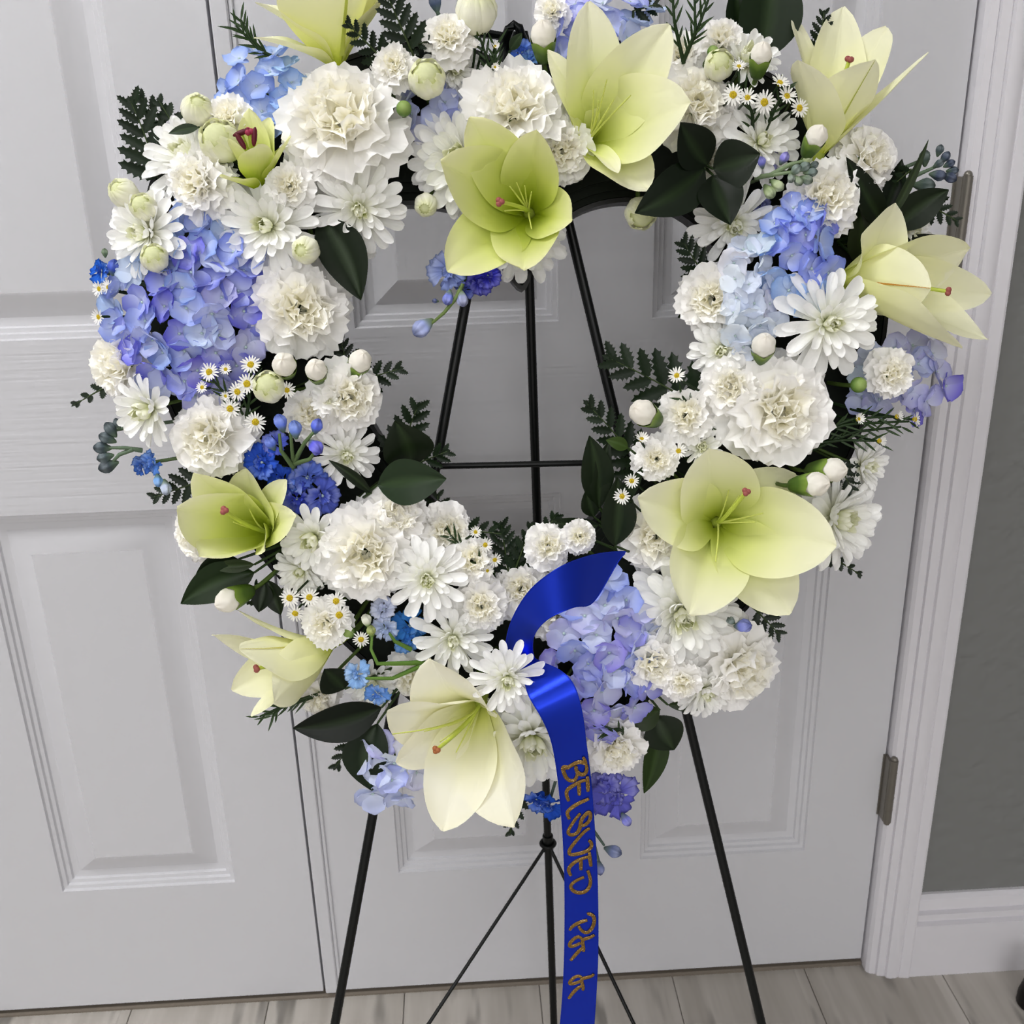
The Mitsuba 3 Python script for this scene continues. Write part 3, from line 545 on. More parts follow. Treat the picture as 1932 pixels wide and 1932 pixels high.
def ruffled_floret(key, p, n, s, c, r_):
    """a delphinium blossom: five wavy petals and a small inner cup"""
    k = fresh(key+'__floret'); F = mat(frame(n, r_.uniform(0, 6.28)), p); c = tuple(int(round(x/8)*8) for x in c)
    if ('d',)+c not in _fl:
        lo, hi = tuple(.72*x for x in c), tuple(min(255, .72*x+72) for x in c)
        _fl[('d',)+c] = [fringed_petal(200+i, 46, .16, .0 if i else .12, [(0, lo), (.5, c), (.85, hi if i % 2 else c), (1, lo)], teeth=5, fold=.1*(i % 2)) for i in range(4)]
    for i in range(9):
        out = i < 5; a = 2*np.pi*(i+r_.uniform(-.2, .2))/5+(0 if out else .6)
        put(fresh(k+'__petal'), {**_fl[('d',)+c][r_.integers(4)], 'bsdf': {'type': 'ref', 'id': 'floret_petal'}}, M=W4@F@mat(rz(a)@ry(-np.radians(r_.uniform(-5, 30) if out else r_.uniform(45, 75)))@rx(r_.uniform(-.5, .5)), [0, 0, 0], s*(r_.uniform(.85, 1.1) if out else r_.uniform(.4, .6))))
    put(k, EYE_BEAD, M=W4@F@mat(np.eye(3), [0, 0, .05*s], .09*s))
ORD = ['topmost', 'second from the top', 'third from the top', 'fourth from the top', 'fifth from the top', 'sixth from the top', 'seventh from the top', 'eighth from the top', 'ninth from the top', 'tenth from the top', 'eleventh from the top', 'lowest']
def asters(spots, where, grp, w=.088):
    spots = sorted(spots, key=lambda q: q[1])
    for i, q in enumerate(spots):
        x, y, r, tx, ty = q[:5]; op = q[5] if len(q) > 5 else 0; o = 'lowest' if i == len(spots)-1 else ORD[i]
        key = name('aster', f'tiny white aster, {o} {where}', 'aster', grp); n = facing(tx, ty); s = scl(x, y, w)*r; p = at(x, y, w); F = mat(frame(n, x*1.7), p)
        put(key+'__ray_petals', RAYS[op], kind='stuff', M=W4@F@mat(np.eye(3), [0, 0, 0], s)); put(key+'__disc', ADISC, 'yellow centre', M=W4@F@mat(np.eye(3), [0, 0, .02*s], s))
        stem(key, p-n*s*.25, n, .0011, GREEN['dark'])
# ------------------------------------------------------------------ delphinium and stock stalks
def pod(stops):
    prof = [(0, -1.0), (.22, -.9), (.5, -.55), (.78, -.1), (.86, .25), (.72, .65), (.40, .95), (.12, 1.08), (0, 1.1)]; v, f = lathe(prof, 25)
    th = np.arctan2(v[:, 1], v[:, 0]); q = (1+.20*np.cos(5*th+v[:, 2])*np.clip(v[:, 2]+.5, 0, 1))*.82; v = v*np.column_stack([q, q, np.full(len(v), 1.12)])
    return shape(v, f, ramp((v[:, 2]+1)/2.1, stops), 'leaf_material')
_pods = {}
def stalk(label, florets=(), buds=(), stems=(), base='delphinium', cat='delphinium', grp='blue delphinium stalks', green=(84, 104, 66), w=.085):
    """florets (x, y, r, colour, tx, ty, w); buds (x, y, r, colour, tip direction dx, dy, w); stems: lists of (x, y, w)"""
    key = name(base, label, cat, grp); r_ = np.random.default_rng(len(label)*7+len(buds))
    for q in florets:
        x, y, r, c, tx, ty = q[:6]; fw = q[6] if len(q) > 6 else w; s = scl(x, y, fw)*r
        ruffled_floret(key, at(x, y, max(.046, fw-.010)), facing(tx+r_.normal(0, .15), ty+r_.normal(0, .15)), s*1.08, c, r_)
    for q in buds:
        x, y, r, c, dx, dy = q[:6]; bw = q[6] if len(q) > 6 else w; s = scl(x, y, bw)*r; d = np.array([dx, -dy, .35]); d /= np.linalg.norm(d)
        if c not in _pods: _pods[c] = pod([(0, green), (.3, tuple(.5*a+.5*b for a, b in zip(green, c))), (.5, c), (.8, tuple(min(255, v*.8+44) for v in c)), (1, tuple(v*.7 for v in c))])
        put(fresh(key+'__bud'), _pods[c], M=W4@mat(frame(d, x), at(x, y, bw), s))
    ms = [(*tube([at(*p) for p in st], np.linspace(.0023, .0012, len(st)), 7), flat(green)) for st in stems]
    ms.append((*tube([root_for(at(*q[:2], .05)) if not stems else root_for(at(*stems[0][0]))]+[at(q[0], q[1], (q[6] if len(q) > 6 else w)-.012) for q in (florets or buds)][:1], .0016, 6), flat(green)))
    put(key+'__stem', {**shape(*join(ms), 'leaf_material'), 'to_world': T4(W4)})

# ------------------------------------------------------------------ the ten lilies
lily((998, 402, .055), (-.15, -.1, 1), [(885, 222, .115, 105, .45, .2), (832, 306, .128, 132, .35, .25), (1012, 245, .122, 100, .4, .2), (1080, 415, .108, 95, .5, .3), (843, 511, .110, 118, .35, .3), (985, 508, .122, 118, .35, .3)],
     'lime green lily facing forward over the cleft of the heart, pink stigma showing', LIME, (943, 381, .125), [(962, 352, .11), (975, 345, .11), (990, 350, .10), (1003, 362, .10), (952, 398, .11), (1003, 432, .10)])
lily((1352, 985, .058), (0, -.1, 1), [(1203, 940, .105, 120, .35, .25), (1338, 846, .115, 140, .35, .25), (1502, 895, .072, 112, .12, .2), (1578, 1030, .122, 150, .32, .28), (1492, 1158, .100, 122, .32, .3), (1300, 1159, .125, 140, .32, .28)],
     'largest open pale lily beside the pair of green-based buds on the lower lobe', PALE, (1408, 928, .115), [(1395, 935, .10), (1440, 968, .105), (1425, 985, .10), (1375, 925, .09), (1350, 1060, .095)])
lily((1108, 268, .055), (.2, -.2, 1), [(1110, 3, .095, 112, .35, .15), (1263, 46, .108, 118, .35, .15), (1303, 193, .125, 150, .35, .25), (1225, 358, .100, 105, .35, .25), (1033, 94, .085, 62, .35, .05), (1166, 326, .115, 42, .4, .2)],
     'big pale lily standing in front of the pale blue hydrangea at the top', PALE, None, [(1190, 180, .12), (1145, 150, .11), (1158, 188, .11), (1130, 190, .10), (1120, 170, .10)])
lily((634, 120, .065), (.05, -1, .45), [(482, 4, .085, 105, .3, .15), (479, 71, .105, 62, .2, .25), (665, -130, .135, 205, .4, .12), (790, -70, .085, 70, .3, .1), (560, -120, .05, 105, .3, .1), (730, -120, .07, 100, .3, .1)],
     'pale lily cropped by the upper frame edge above the largest carnation', FADED, rib=(2, (196, 206, 96)))
lily((1546, 285, .070), (.22, -1, .30), [(1496, 34, .055, 84, .35, .08), (1507, 113, .120, 105, .3, .12), (1590, 13, .040, 100, .4, .06), (1674, 52, .055, 100, .4, .08), (1650, 112, .125, 110, .35, .12), (1752, 99, .090, 44, .15, .12)],
     'upright pale lily reaching toward the casing above the tiny asters', FADED, (1603, 112, .10), rib=(4, (190, 196, 104)))
lily((1588, 527, .070), (1, .08, .38), [(1690, 383, .090, 104, .35, .1, -.9), (1829, 470, .070, 128, .35, .1), (1869, 556, .055, 95, .4, .1), (1864, 640, .085, 120, .35, .1), (1756, 543, .122, 122, .30, .04), (1816, 655, .118, 128, .34, .26)],
     'pale lily lying sideways across the door casing, brown midrib on its front petal', FADED, (1789, 550, .10), rib=(4, (196, 142, 70)))
lily((508, 1003, .055), (-.6, -.25, 1), [(334, 961, .118, 128, .4, .2), (366, 892, .095, 105, .4, .15), (464, 884, .080, 112, .35, .15), (540, 905, .095, 62, .35, .15), (558, 975, .110, 75, .4, .25), (376, 1049, .120, 110, .4, .2), (500, 1038, .125, 50, .4, .2)],
     'cup-shaped lime lily under the bright blue delphinium, dark pink stigma', [(t, tuple(.5*np.array(a)+.5*np.array(b))) for (t, a), (_, b) in zip(LIME, PALE)], (423, 963, .12), [(440, 985, .10), (470, 960, .09)])
lily((622, 1216, .065), (-.9, .35, .40), [(400, 1198, .065, 92, .35, .1), (446, 1150, .085, 45, .3, .15), (452, 1226, .125, 105, .35, .12), (437, 1302, .075, 92, .35, .1), (474, 1352, .095, 68, .35, .15), (516, 1326, .130, 98, .35, .12)],
     'nodding pale lily below the leafy pink-tipped bud, pointing at the left door', FADED, (484, 1262, .10), rib=(2, (206, 200, 112)))
lily((906, 1326, .062), (-.35, .5, 1), [(730, 1345, .110, 150, .35, .2), (748, 1440, .100, 105, .35, .25), (835, 1568, .105, 118, .35, .25), (970, 1561, .125, 150, .35, .25), (812, 1243, .120, 130, .45, .3), (938, 1348, .100, 26, .4, .2)],
     'cream lily hanging at the bottom tip of the heart beside the ribbon', CREAM, (823, 1415, .13), [(740, 1385, .12), (800, 1380, .12), (830, 1400, .115), (845, 1370, .115), (860, 1420, .11)], stig=(158, 98, 60))
lily((490, 348, .080), (-.1, -1, .55), [(470, 204, .090, 62, .3, .1), (509, 222, .080, 62, .3, .1), (549, 257, .100, 52, .25, .2), (484, 274, .128, 62, .35, .1), (432, 262, .112, 48, .3, .15), (417, 334, .118, 52, .2, .3)],
     'small half-open green lily with dark maroon anthers, the only one with anthers', LIME, (470, 248, .115), (), (150, 50, 74), anthers=[(456, 250, .115), (480, 258, .115), (454, 266, .12)])

# ------------------------------------------------------------------ carnations: x, y, radius, tilt x, tilt y, label (all in the photograph's pixels)
for a in [
    (637, 212, 118, -.1, -.25, 'largest cream-white carnation, under the cropped lily at the top', .095),
    (972, 190, 98, .0, -.35, 'bright white carnation between the black easel hook and the lime lily', .088),
    (1062, 288, 62, .2, .3, 'half-hidden ruffled carnation wedged between the lime lily and the big lily', .078),
    (1322, 185, 82, .15, -.3, 'bright white carnation behind the top lily, above the four-leaved sprig', .076),
    (362, 338, 66, -.4, -.2, 'white carnation directly above the biggest blue hydrangea', .090),
    (572, 585, 92, .35, .05, 'white carnation between the biggest hydrangea and the hole of the heart', .086),
    (663, 752, 66, .4, .1, 'white carnation at the inner edge above the round dark leaf', .085),
    (388, 830, 78, -.2, .1, 'cream carnation between the aster spray and the cup-shaped lily', .090),
    (1340, 565, 66, -.5, .05, 'cream-hearted carnation at the inner edge beside the pale hydrangea', .078),
    (1480, 775, 98, .1, .0, 'large white carnation above the largest open lily', .098),
    (1378, 728, 56, -.25, -.1, 'medium white carnation touching the large one above the open lily', .090),
    (1564, 372, 70, .1, -.05, 'cream carnation between the grey-green stock buds and the narrow dark leaves', .092),
    (1650, 290, 62, .5, -.3, 'white carnation at the foot of the upright lily by the casing', .078),
    (1238, 1015, 76, -.2, .1, 'white carnation under the paler petal of the largest open lily, over the ribbon end', .070),
    (688, 1048, 92, -.05, .05, 'large cream-white carnation in the middle of the lower curve beside a daisy-like bloom', .094),
    (748, 975, 62, .2, -.3, 'white carnation just below the two round leaves', .080),
    (845, 1000, 54, .35, -.35, 'carnation at the inner edge below a small fern tip and above the tiny asters', .072),
    (1165, 1420, 56, .1, .4, 'carnation under the lower hydrangea, right beside the hanging ribbon', .070),
    (358, 1015, 52, -.7, .2, 'carnation mostly hidden behind the cup-shaped lily', .062),
    (212, 688, 74, -.75, .0, 'white carnation at the outer edge behind the biggest hydrangea', .066),
    (1410, 1270, 80, .5, .35, 'full white carnation at the outer edge of the lower lobe', .070),
    (1350, 300, 40, .2, .1, 'small white carnation tucked behind the four-leaved sprig', .060)]:
    carnation(*a[:6], w=a[6])
for a in [
    (1292, 783, 52, -.3, -.1, 'small white carnation next to the bud that points at the easel', .086),
    (1238, 868, 42, -.2, .0, 'small round carnation with an aster resting on its rim', .092),
    (893, 1058, 44, .15, -.2, 'small cream carnation beside the tiny asters at the inner bottom', .086),
    (908, 1146, 50, .0, .0, 'small white carnation above the cream lily, beside the ribbon loop', .088),
    (985, 1112, 52, .0, -.2, 'small white carnation peeking out behind the ribbon loop', .072),
    (1036, 1030, 42, .0, -.3, 'small carnation just above the ribbon loop at the inner point', .084),
    (1095, 1012, 32, .1, -.2, 'button-like carnation bloom above the ribbon end, beside narrow leaves', .088),
    (612, 1180, 46, -.1, .05, 'small carnation just below the tiny asters on the lower left curve', .094),
    (1236, 1256, 52, .1, .1, 'small carnation touching the lower hydrangea, level with the ribbon fold', .086),
    (1290, 1292, 36, .1, .3, 'smallest carnation, on the lower edge of the heart near the easel leg', .088),
    (846, 62, 50, .0, -.35, 'small white carnation at the top between the fern and the large bud', .085),
    (740, 118, 42, -.1, -.1, 'round cupped carnation at the tip of the black-green fern at the top', .095),
    (546, 350, 44, .1, .0, 'small carnation under the half-open green lily', .094),
    (428, 215, 46, -.1, -.4, 'small cream carnation crowning the chrysanthemum buds beside the half-open lily', .085),
    (1690, 705, 44, .2, .0, 'small round carnation on the pale hydrangea by the casing', .094),
    (1365, 68, 46, .0, -.4, 'small white carnation in front of the big dark leaf at the top', .070),
    (600, 1325, 40, -.2, .5, 'small carnation mostly hidden behind the needle sprig at the lower curve', .055),
    (775, 1282, 44, .0, .3, 'small carnation mostly hidden behind the cream lily', .058),
    (583, 778, 52, -.1, -.3, 'small cream carnation just above the bright blue delphinium buds', .078),
    (1055, 1165, 50, .0, .0, 'small carnation framed by the ribbon loop', .066),
    (1040, 15, 34, -.2, -.4, 'small white carnation at the upper frame edge beside the blue hydrangea', .060),
    (1285, 95, 46, .0, -.4, 'small white carnation behind the thin needle sprigs at the top', .062)]:
    carnation(*a[:6], w=a[6], full=.8)

# ------------------------------------------------------------------ chrysanthemums
for a in [
    (500, 425, 92, -.15, .05, 'white chrysanthemum below the half-open green lily, beside a closed bud', .090, 'L'),
    (678, 398, 88, .1, .3, 'white chrysanthemum directly below the largest carnation, hanging into the hole', .082, 'O'),
    (865, 300, 98, -.3, .05, 'white chrysanthemum half covered by the lime lily', .070, 'D'),
    (345, 285, 92, -.35, -.45, 'white chrysanthemum with long petals fanned toward the fern at the outer edge', .072, 'L'),
    (262, 438, 80, -.5, -.05, 'white chrysanthemum at the outer edge above the biggest hydrangea', .092, 'L'),
    (272, 775, 68, -.5, .2, 'chrysanthemum with greenish heart under the biggest hydrangea', .085, 'S'),
    (1572, 610, 98, .05, .1, 'white star-like chrysanthemum in front of the sideways lily', .110, 'O'),
    (1362, 662, 58, -.35, .1, 'chrysanthemum between the cream-hearted carnation and the medium carnation', .080, 'L'),
    (1388, 428, 80, -.2, .45, 'white chrysanthemum hanging below the four-leaved sprig', .072, 'O'),
    (1442, 262, 78, .15, -.1, 'white chrysanthemum between the four-leaved sprig and the upright lily', .080, 'O'),
    (1412, 108, 62, .1, -.5, 'white chrysanthemum standing behind the single fat bud below the big dark leaf', .072, 'S'),
    (1592, 980, 92, .5, .05, 'full chrysanthemum at the outer edge behind the largest lily', .068, 'D'),
    (1292, 1165, 98, .0, .15, 'full many-petalled chrysanthemum under the largest open lily', .078, 'D'),
    (805, 1095, 76, -.05, .0, 'white chrysanthemum with green eye beside the large cream carnation of the lower curve', .100, 'O'),
    (855, 1212, 74, .0, .1, 'white chrysanthemum just above the cream lily', .090, 'O'),
    (958, 1288, 68, .0, .15, 'white chrysanthemum whose petal lies on the ribbon fold', .128, 'O'),
    (1005, 1405, 96, .0, .3, 'full white chrysanthemum behind the ribbon, between it and the cream lily', .068, 'D'),
    (655, 862, 62, .25, .2, 'white chrysanthemum between the delphinium and the round leaves', .078, 'O'),
    (588, 1018, 62, -.2, .15, 'white chrysanthemum wedged between the cup-shaped lily and the large carnation', .082, 'S'),
    (985, 440, 92, .15, .3, 'white chrysanthemum almost wholly behind the lime lily', .045, 'L'),
    (1640, 880, 54, .8, .1, 'chrysanthemum in profile at the outer edge below the aster spray', .058, 'L'),
    (860, 130, 56, .3, .1, 'chrysanthemum behind the upright bud, petals stacked in profile', .062, 'L'),
    (618, 758, 30, .1, -.1, 'small chrysanthemum with green heart above the delphinium buds', .088, 'S'),
    (1325, 842, 38, -.1, -.2, 'small greenish chrysanthemum above the largest open lily', .080, 'S'),
    (565, 1080, 50, -.3, .2, 'chrysanthemum partly hidden above the tiny asters on the lower curve', .066, 'L'),
    (1335, 1310, 54, .2, .4, 'chrysanthemum on the lower edge of the heart beside the smallest carnation', .068, 'L'),
    (1725, 440, 50, .6, .1, 'chrysanthemum mostly hidden between the dark leaf and the sideways lily', .055, 'L'),
    (700, 1290, 46, -.1, .2, 'chrysanthemum glimpsed behind the delphinium stem at the lower curve', .052, 'S')]:
    mum(*a[:6], w=a[6], kind=a[7])
for a in [
    (575, 472, 25, -.25, .1, 'closed round chrysanthemum bud above the long hanging leaf', .105, 0),
    (230, 362, 26, -.5, -.5, 'pale closed bud at the outer edge below the big fern', .085, 0),
    (372, 205, 29, .3, -.5, 'pale bud at the top of the bud pair beside the small cream carnation', .085, 0),
    (412, 262, 38, -.2, -.5, 'big pale bud touching the half-open green lily', .092, 1),
    (506, 728, 29, -.05, -.4, 'squat pale bud standing among the tiny asters', .098, 1),
    (805, 145, 34, .0, -.35, 'upright chrysanthemum bud with yellow-green mouth next to the round carnation', .096, 2),
    (900, 15, 38, .25, -.9, 'fat cream bud at the upper frame edge near the easel hook', .080, 0),
    (290, 484, 25, .05, -.45, 'opening bud at the upper corner of the biggest hydrangea', .112, 2),
    (268, 388, 24, -.2, -.4, 'opening green-hearted bud beside the pale bud at the outer edge', .100, 2),
    (803, 388, 21, -.1, .5, 'small greenish bud at the hole edge near the lime lily', .070, 0),
    (1210, 405, 29, .0, .6, 'faded drooping bud under the four-leaved sprig', .062, 1),
    (1357, 120, 27, -.1, -.3, 'green-veined opening bud beside the tiny asters at the top', .088, 2)]:
    mum_bud(*a[:6], w=a[6], open_=a[7])
for a in [
    (537, 690, 22, .05, -.4, 'round white bud above the tiny asters, nearest the hydrangea', .098),
    (597, 700, 20, .05, -.5, 'white bud between the round bud and the inner carnation', .095),
    (678, 685, 21, .5, -.8, 'white bud at the hole edge in front of a fern', .082),
    (1440, 655, 22, -.1, -.7, 'white bud in green calyx beside the star-like chrysanthemum', .098),
    (1216, 780, 24, -.9, -.5, 'white bud that points from the inner edge at the easel leg', .088),
    (1566, 887, 22, 1.0, -.1, 'upper one of the paired white buds beside the largest lily', .098),
    (1533, 914, 22, 1.0, -.15, 'lower one of the paired white buds beside the largest lily', .105),
    (1435, 108, 20, .0, -1.0, 'tall white bud in long green calyx in front of a chrysanthemum', .102),
    (1538, 262, 20, .25, -.8, 'white bud at the foot of the upright lily', .112),
    (436, 1130, 22, -1.1, .3, 'blush-tipped bud in long calyx above the nodding lily', .085),
    (1025, 72, 24, -.1, -.9, 'pale bud beside the easel hook', .070)]:
    carn_bud(*a[:6], w=a[6])
green_bud(762, 205, 15, 'tight green bud beside the largest carnation', .098)
green_bud(1620, 726, 15, 'tight green bud under the star-like chrysanthemum', .098)
green_bud(1345, 97, 11, 'small olive bud under the needle sprigs at the top', .080)
green_bud(658, 1193, 12, 'small green bud beside the small carnation of the lower curve', .085)

# ------------------------------------------------------------------ tiny asters
asters([(395, 702, 20, -.2, -.3), (473, 688, 20, .1, -.4), (382, 731, 14, -.3, -.2, 1), (426, 697, 13, 0, -.3, 1), (466, 724, 21, .1, -.1), (448, 739, 19, -.1, 0), (434, 771, 20, 0, 0), (482, 796, 21, 0, .1), (541, 736, 18, .4, 0, 1), (426, 747, 11, -.2, .1, 1)],
       'in the spray under the biggest hydrangea', 'asters under the biggest hydrangea', .096)
asters([(188, 545, 17, -.6, 0, 1), (205, 542, 15, -.2, -.2, 1), (187, 598, 17, -.5, .1, 1)], 'at the outer edge beside the biggest hydrangea', 'asters at the outer edge', .080)
asters([(1383, 179, 22, -.1, -.1), (1410, 185, 20, 0, -.3, 1), (1442, 193, 23, 0, .1), (1471, 157, 21, .2, -.7, 1), (1484, 182, 21, .2, -.3, 1), (1508, 204, 20, .3, 0), (1394, 126, 15, -.1, -.6, 1)], 'in the spray beside the upright lily', 'asters beside the upright lily', .106)
asters([(1277, 709, 18, -.3, -.4, 1), (1210, 829, 17, .1, -.7, 2), (1280, 851, 17, -.1, -.2, 1), (1192, 907, 16, -.2, 0, 1), (1174, 936, 18, -.3, 0, 1)], 'at the inner edge near the largest lily', 'asters at the inner edge', .098)
asters([(547, 1128, 20, -.2, 0), (584, 1127, 19, 0, -.1), (634, 1134, 19, .1, 0), (640, 1160, 21, .1, .1), (557, 1157, 18, -.1, .3), (681, 1206, 17, .1, .1)], 'in the spray above the nodding lily', 'asters above the nodding lily', .100)
asters([(897, 1004, 13, .2, -.4, 1), (915, 1028, 16, .3, -.2, 1), (933, 1056, 15, .4, 0, 1), (919, 1076, 14, .2, .2, 2)], 'at the inner bottom above the ribbon', 'asters at the inner bottom', .088)
asters([(1619, 791, 15, .3, -.3, 2), (1692, 786, 14, .8, -.3, 2), (1726, 791, 16, .9, -.1, 1), (1659, 832, 15, .7, 0, 2)], 'in the leafy stalks by the door casing', 'asters beside the casing', .086)
asters([(896, 87, 13, 0, -.6, 2), (934, 88, 11, .2, -.4, 2), (916, 55, 11, .1, -.9, 2), (933, 127, 11, .3, 0, 2)], 'in the green spray left of the easel hook', 'asters near the easel hook', .078)

# ------------------------------------------------------------------ hydrangeas
SKY = (172, 198, 242)
hydrangea(362, 580, 148, 178, 41, SKY, (116, 112, 218), (.45, .9), 'biggest pale blue and violet hydrangea head on the outer side of the heart', .100, (-.1, 0), .55, 1.15, white=.24)
hydrangea(505, 172, 80, 82, 34, (150, 178, 238), (178, 206, 244), (1, .3), 'blue hydrangea head behind the largest carnation', .070, (-.25, -.3), .45, 1.1, white=.1)
hydrangea(1140, 62, 105, 80, 40, (166, 172, 238), (200, 214, 244), (1, .2), 'blue hydrangea head at the upper frame edge behind the big lily', .056, (.1, -.4), .45, 1.2, white=.3)
hydrangea(1510, 488, 66, 98, 38, (140, 150, 236), (162, 196, 240), (-.4, 1), 'clear blue hydrangea head above the star-like chrysanthemum', .104, (.05, -.1), .45, 1.2, white=.0)
hydrangea(1420, 560, 52, 100, 33, (236, 241, 247), (214, 225, 243), (.3, 1), 'whitish hydrangea head beside the cream-hearted carnation', .100, (-.2, .1), .4, 1.2, white=.5)
hydrangea(1138, 1235, 90, 146, 39, (158, 180, 238), (158, 150, 232), (-.2, 1), 'lavender blue hydrangea head beside the ribbon', .090, (.05, .1), .5, 1.2, white=.34)
hydrangea(1702, 715, 92, 66, 36, (212, 220, 238), (124, 120, 214), (.8, .6), 'pale and violet hydrangea head by the door casing below the sideways lily', .068, (.35, .1), .45, 1.2, white=.3)
hydrangea(828, 200, 72, 58, 36, (218, 226, 242), (168, 178, 238), (.8, -.2), 'small whitish blue hydrangea head around the green bud stem at the top', .062, (.0, 0), .4, 1.2, white=.45)
hydrangea(738, 1448, 54, 62, 36, (236, 239, 247), (150, 156, 230), (-.2, 1), 'small white and lilac hydrangea head under the cream lily', .070, (-.1, .1), .4, 1.2, white=.35)

# ------------------------------------------------------------------ delphinium and stock
BL, BD, BV, GR = (58, 98, 206), (64, 74, 196), (120, 128, 214), (70, 82, 86)
stalk('bright blue delphinium with a crown of buds, between two carnations and the cup-shaped lily', [(495, 872, 34, BL, -.2, 0), (535, 905, 36, BL, 0, .1), (580, 900, 38, (104, 130, 214), .1, .1), (608, 935, 36, (92, 108, 208), .2, .3), (560, 940, 34, (78, 100, 204), 0, .4), (520, 838, 26, (92, 116, 216), -.1, -.3)],
      [(530, 800, 17, (104, 128, 222), -.2, -1, .098), (557, 812, 17, (112, 138, 220), 0, -1, .1), (597, 806, 15, (86, 104, 216), .4, -1, .1), (594, 842, 18, (92, 92, 208), .3, .3, .104), (512, 838, 14, (96, 120, 220), -.3, -.8, .098)],
      [[(556, 900, .07), (552, 860, .095), (548, 815, .1)], [(556, 870, .09), (575, 835, .1), (592, 815, .1)], [(552, 880, .09), (530, 850, .1), (527, 818, .098)], [(556, 875, .09), (585, 866, .1), (594, 852, .104)]])
stalk('deep blue delphinium blossom at the outer edge above the two edge asters', [(192, 512, 26, (48, 106, 204), -.5, -.2, .078)], [(214, 506, 15, (60, 84, 190), .3, -.8, .078), (198, 478, 8, (104, 124, 96), .1, -1, .076)], green=(92, 112, 82))
stalk('blue delphinium blossoms hanging at the outer edge beside the dark stock buds', [(290, 872, 26, (92, 140, 222), -.4, .3, .062), (268, 880, 20, (70, 110, 190), -.7, .3, .058)], [(298, 905, 12, (120, 168, 230), .1, 1, .06), (312, 918, 14, (188, 200, 226), .2, 1, .06)])
stalk('violet blue delphinium drooping into the hole below the lime lily', [(848, 512, 40, (146, 158, 214), -.3, .3, .060), (905, 528, 30, (70, 74, 190), .3, .4, .060), (920, 520, 24, (64, 66, 188), .4, .1, .064), (876, 545, 22, (100, 110, 206), .0, .6, .058)],
      [(846, 560, 14, (118, 128, 214), -.3, .9, .056), (872, 562, 15, (150, 156, 196), .1, 1, .056), (800, 616, 22, (160, 172, 224), -.75, .55, .048), (822, 568, 6, (70, 78, 120), -1, -.1, .056)], [[(880, 520, .05), (862, 560, .056), (838, 590, .052), (815, 610, .048)]], green=(104, 124, 70))
stalk('bright blue delphinium with pale side blossoms on a green stem above the cream lily', [(772, 1180, 34, (70, 140, 226), .1, .2, .078), (765, 1205, 28, (88, 150, 230), .2, .3, .076), (725, 1150, 26, (204, 216, 236), -.1, -.4, .09), (728, 1185, 28, (190, 208, 236), -.2, .1, .09), (675, 1272, 26, (140, 186, 234), -.5, .1, .1), (712, 1308, 24, (112, 160, 232), .1, .5, .1)],
      [(692, 1172, 13, (220, 222, 200), -.2, -1, .095), (700, 1192, 12, (150, 164, 90), .0, -1, .095)], [[(800, 1250, .07), (745, 1252, .09), (712, 1252, .1), (700, 1225, .095), (702, 1200, .095)], [(790, 1258, .075), (740, 1280, .09), (690, 1280, .1)], [(775, 1225, .075), (745, 1210, .085), (735, 1195, .09)]], green=(98, 132, 58))
stalk('bright blue and violet delphinium below the heart on both sides of the ribbon', [(1035, 1518, 34, (44, 96, 204), -.2, .4, .058), (1012, 1508, 24, (70, 110, 214), -.5, .3, .058), (1158, 1500, 46, (112, 112, 206), .2, .2, .055), (1140, 1480, 32, (120, 118, 210), -.2, 0, .056)],
      [(1155, 1605, 15, (112, 122, 160), .8, .2, .05), (1131, 1636, 12, (122, 130, 176), .1, 1, .05), (1180, 1545, 12, (128, 130, 214), .5, .8, .05)], [[(1090, 1470, .05), (1115, 1560, .05), (1140, 1595, .05)], [(1105, 1530, .05), (1120, 1590, .05), (1130, 1625, .05)]], green=(84, 100, 90))
stalk('small blue delphinium petals showing under the largest open lily', [(1262, 1108, 26, (74, 100, 200), -.2, .1, .066)], [(1400, 1181, 17, (130, 140, 222), .3, -.1, .096), (1380, 1172, 10, (120, 136, 130), -.5, -.4, .09)])
stalk('blue delphinium petals between the easel hook and the pale bud', [(985, 100, 24, (84, 120, 214), .0, -.2, .056), (1000, 112, 18, (130, 178, 232), .4, 0, .056)], [(1012, 92, 10, (120, 140, 100), .3, -.8, .056)])
stalk('violet blue stock florets showing between the four-leaved sprig and the cream carnation', [(1450, 305, 22, (150, 152, 216), .1, .1, .078), (1435, 385, 22, (128, 136, 200), -.1, .3, .066)], [(1437, 308, 11, (120, 120, 210), -.3, -.8, .088), (1478, 300, 12, (136, 130, 212), .3, -.6, .088), (1450, 360, 15, (150, 166, 120), .3, .6, .09), (1465, 348, 14, (170, 184, 140), .6, .6, .092)])
def stock(label, heads, main, col=GR, green=(92, 110, 88)):
    stalk(label, (), heads, main, 'stock_stalk', 'stock stalk', 'grey-green stock stalks', green)
stock('grey-green stock buds at the outer edge below the greenish-hearted chrysanthemum', [(210, 812, 15, GR, -.5, -1, .06), (204, 828, 15, GR, -.9, -.5, .06), (195, 845, 15, (62, 74, 80), -1, -.1, .06), (200, 862, 14, GR, -1, .2, .06), (206, 878, 17, (58, 68, 74), -.9, .3, .058), (222, 800, 10, GR, -.2, -1, .06)],
      [[(268, 850, .05), (235, 845, .058), (205, 845, .06)], [(250, 848, .055), (225, 858, .058), (212, 872, .058)]])
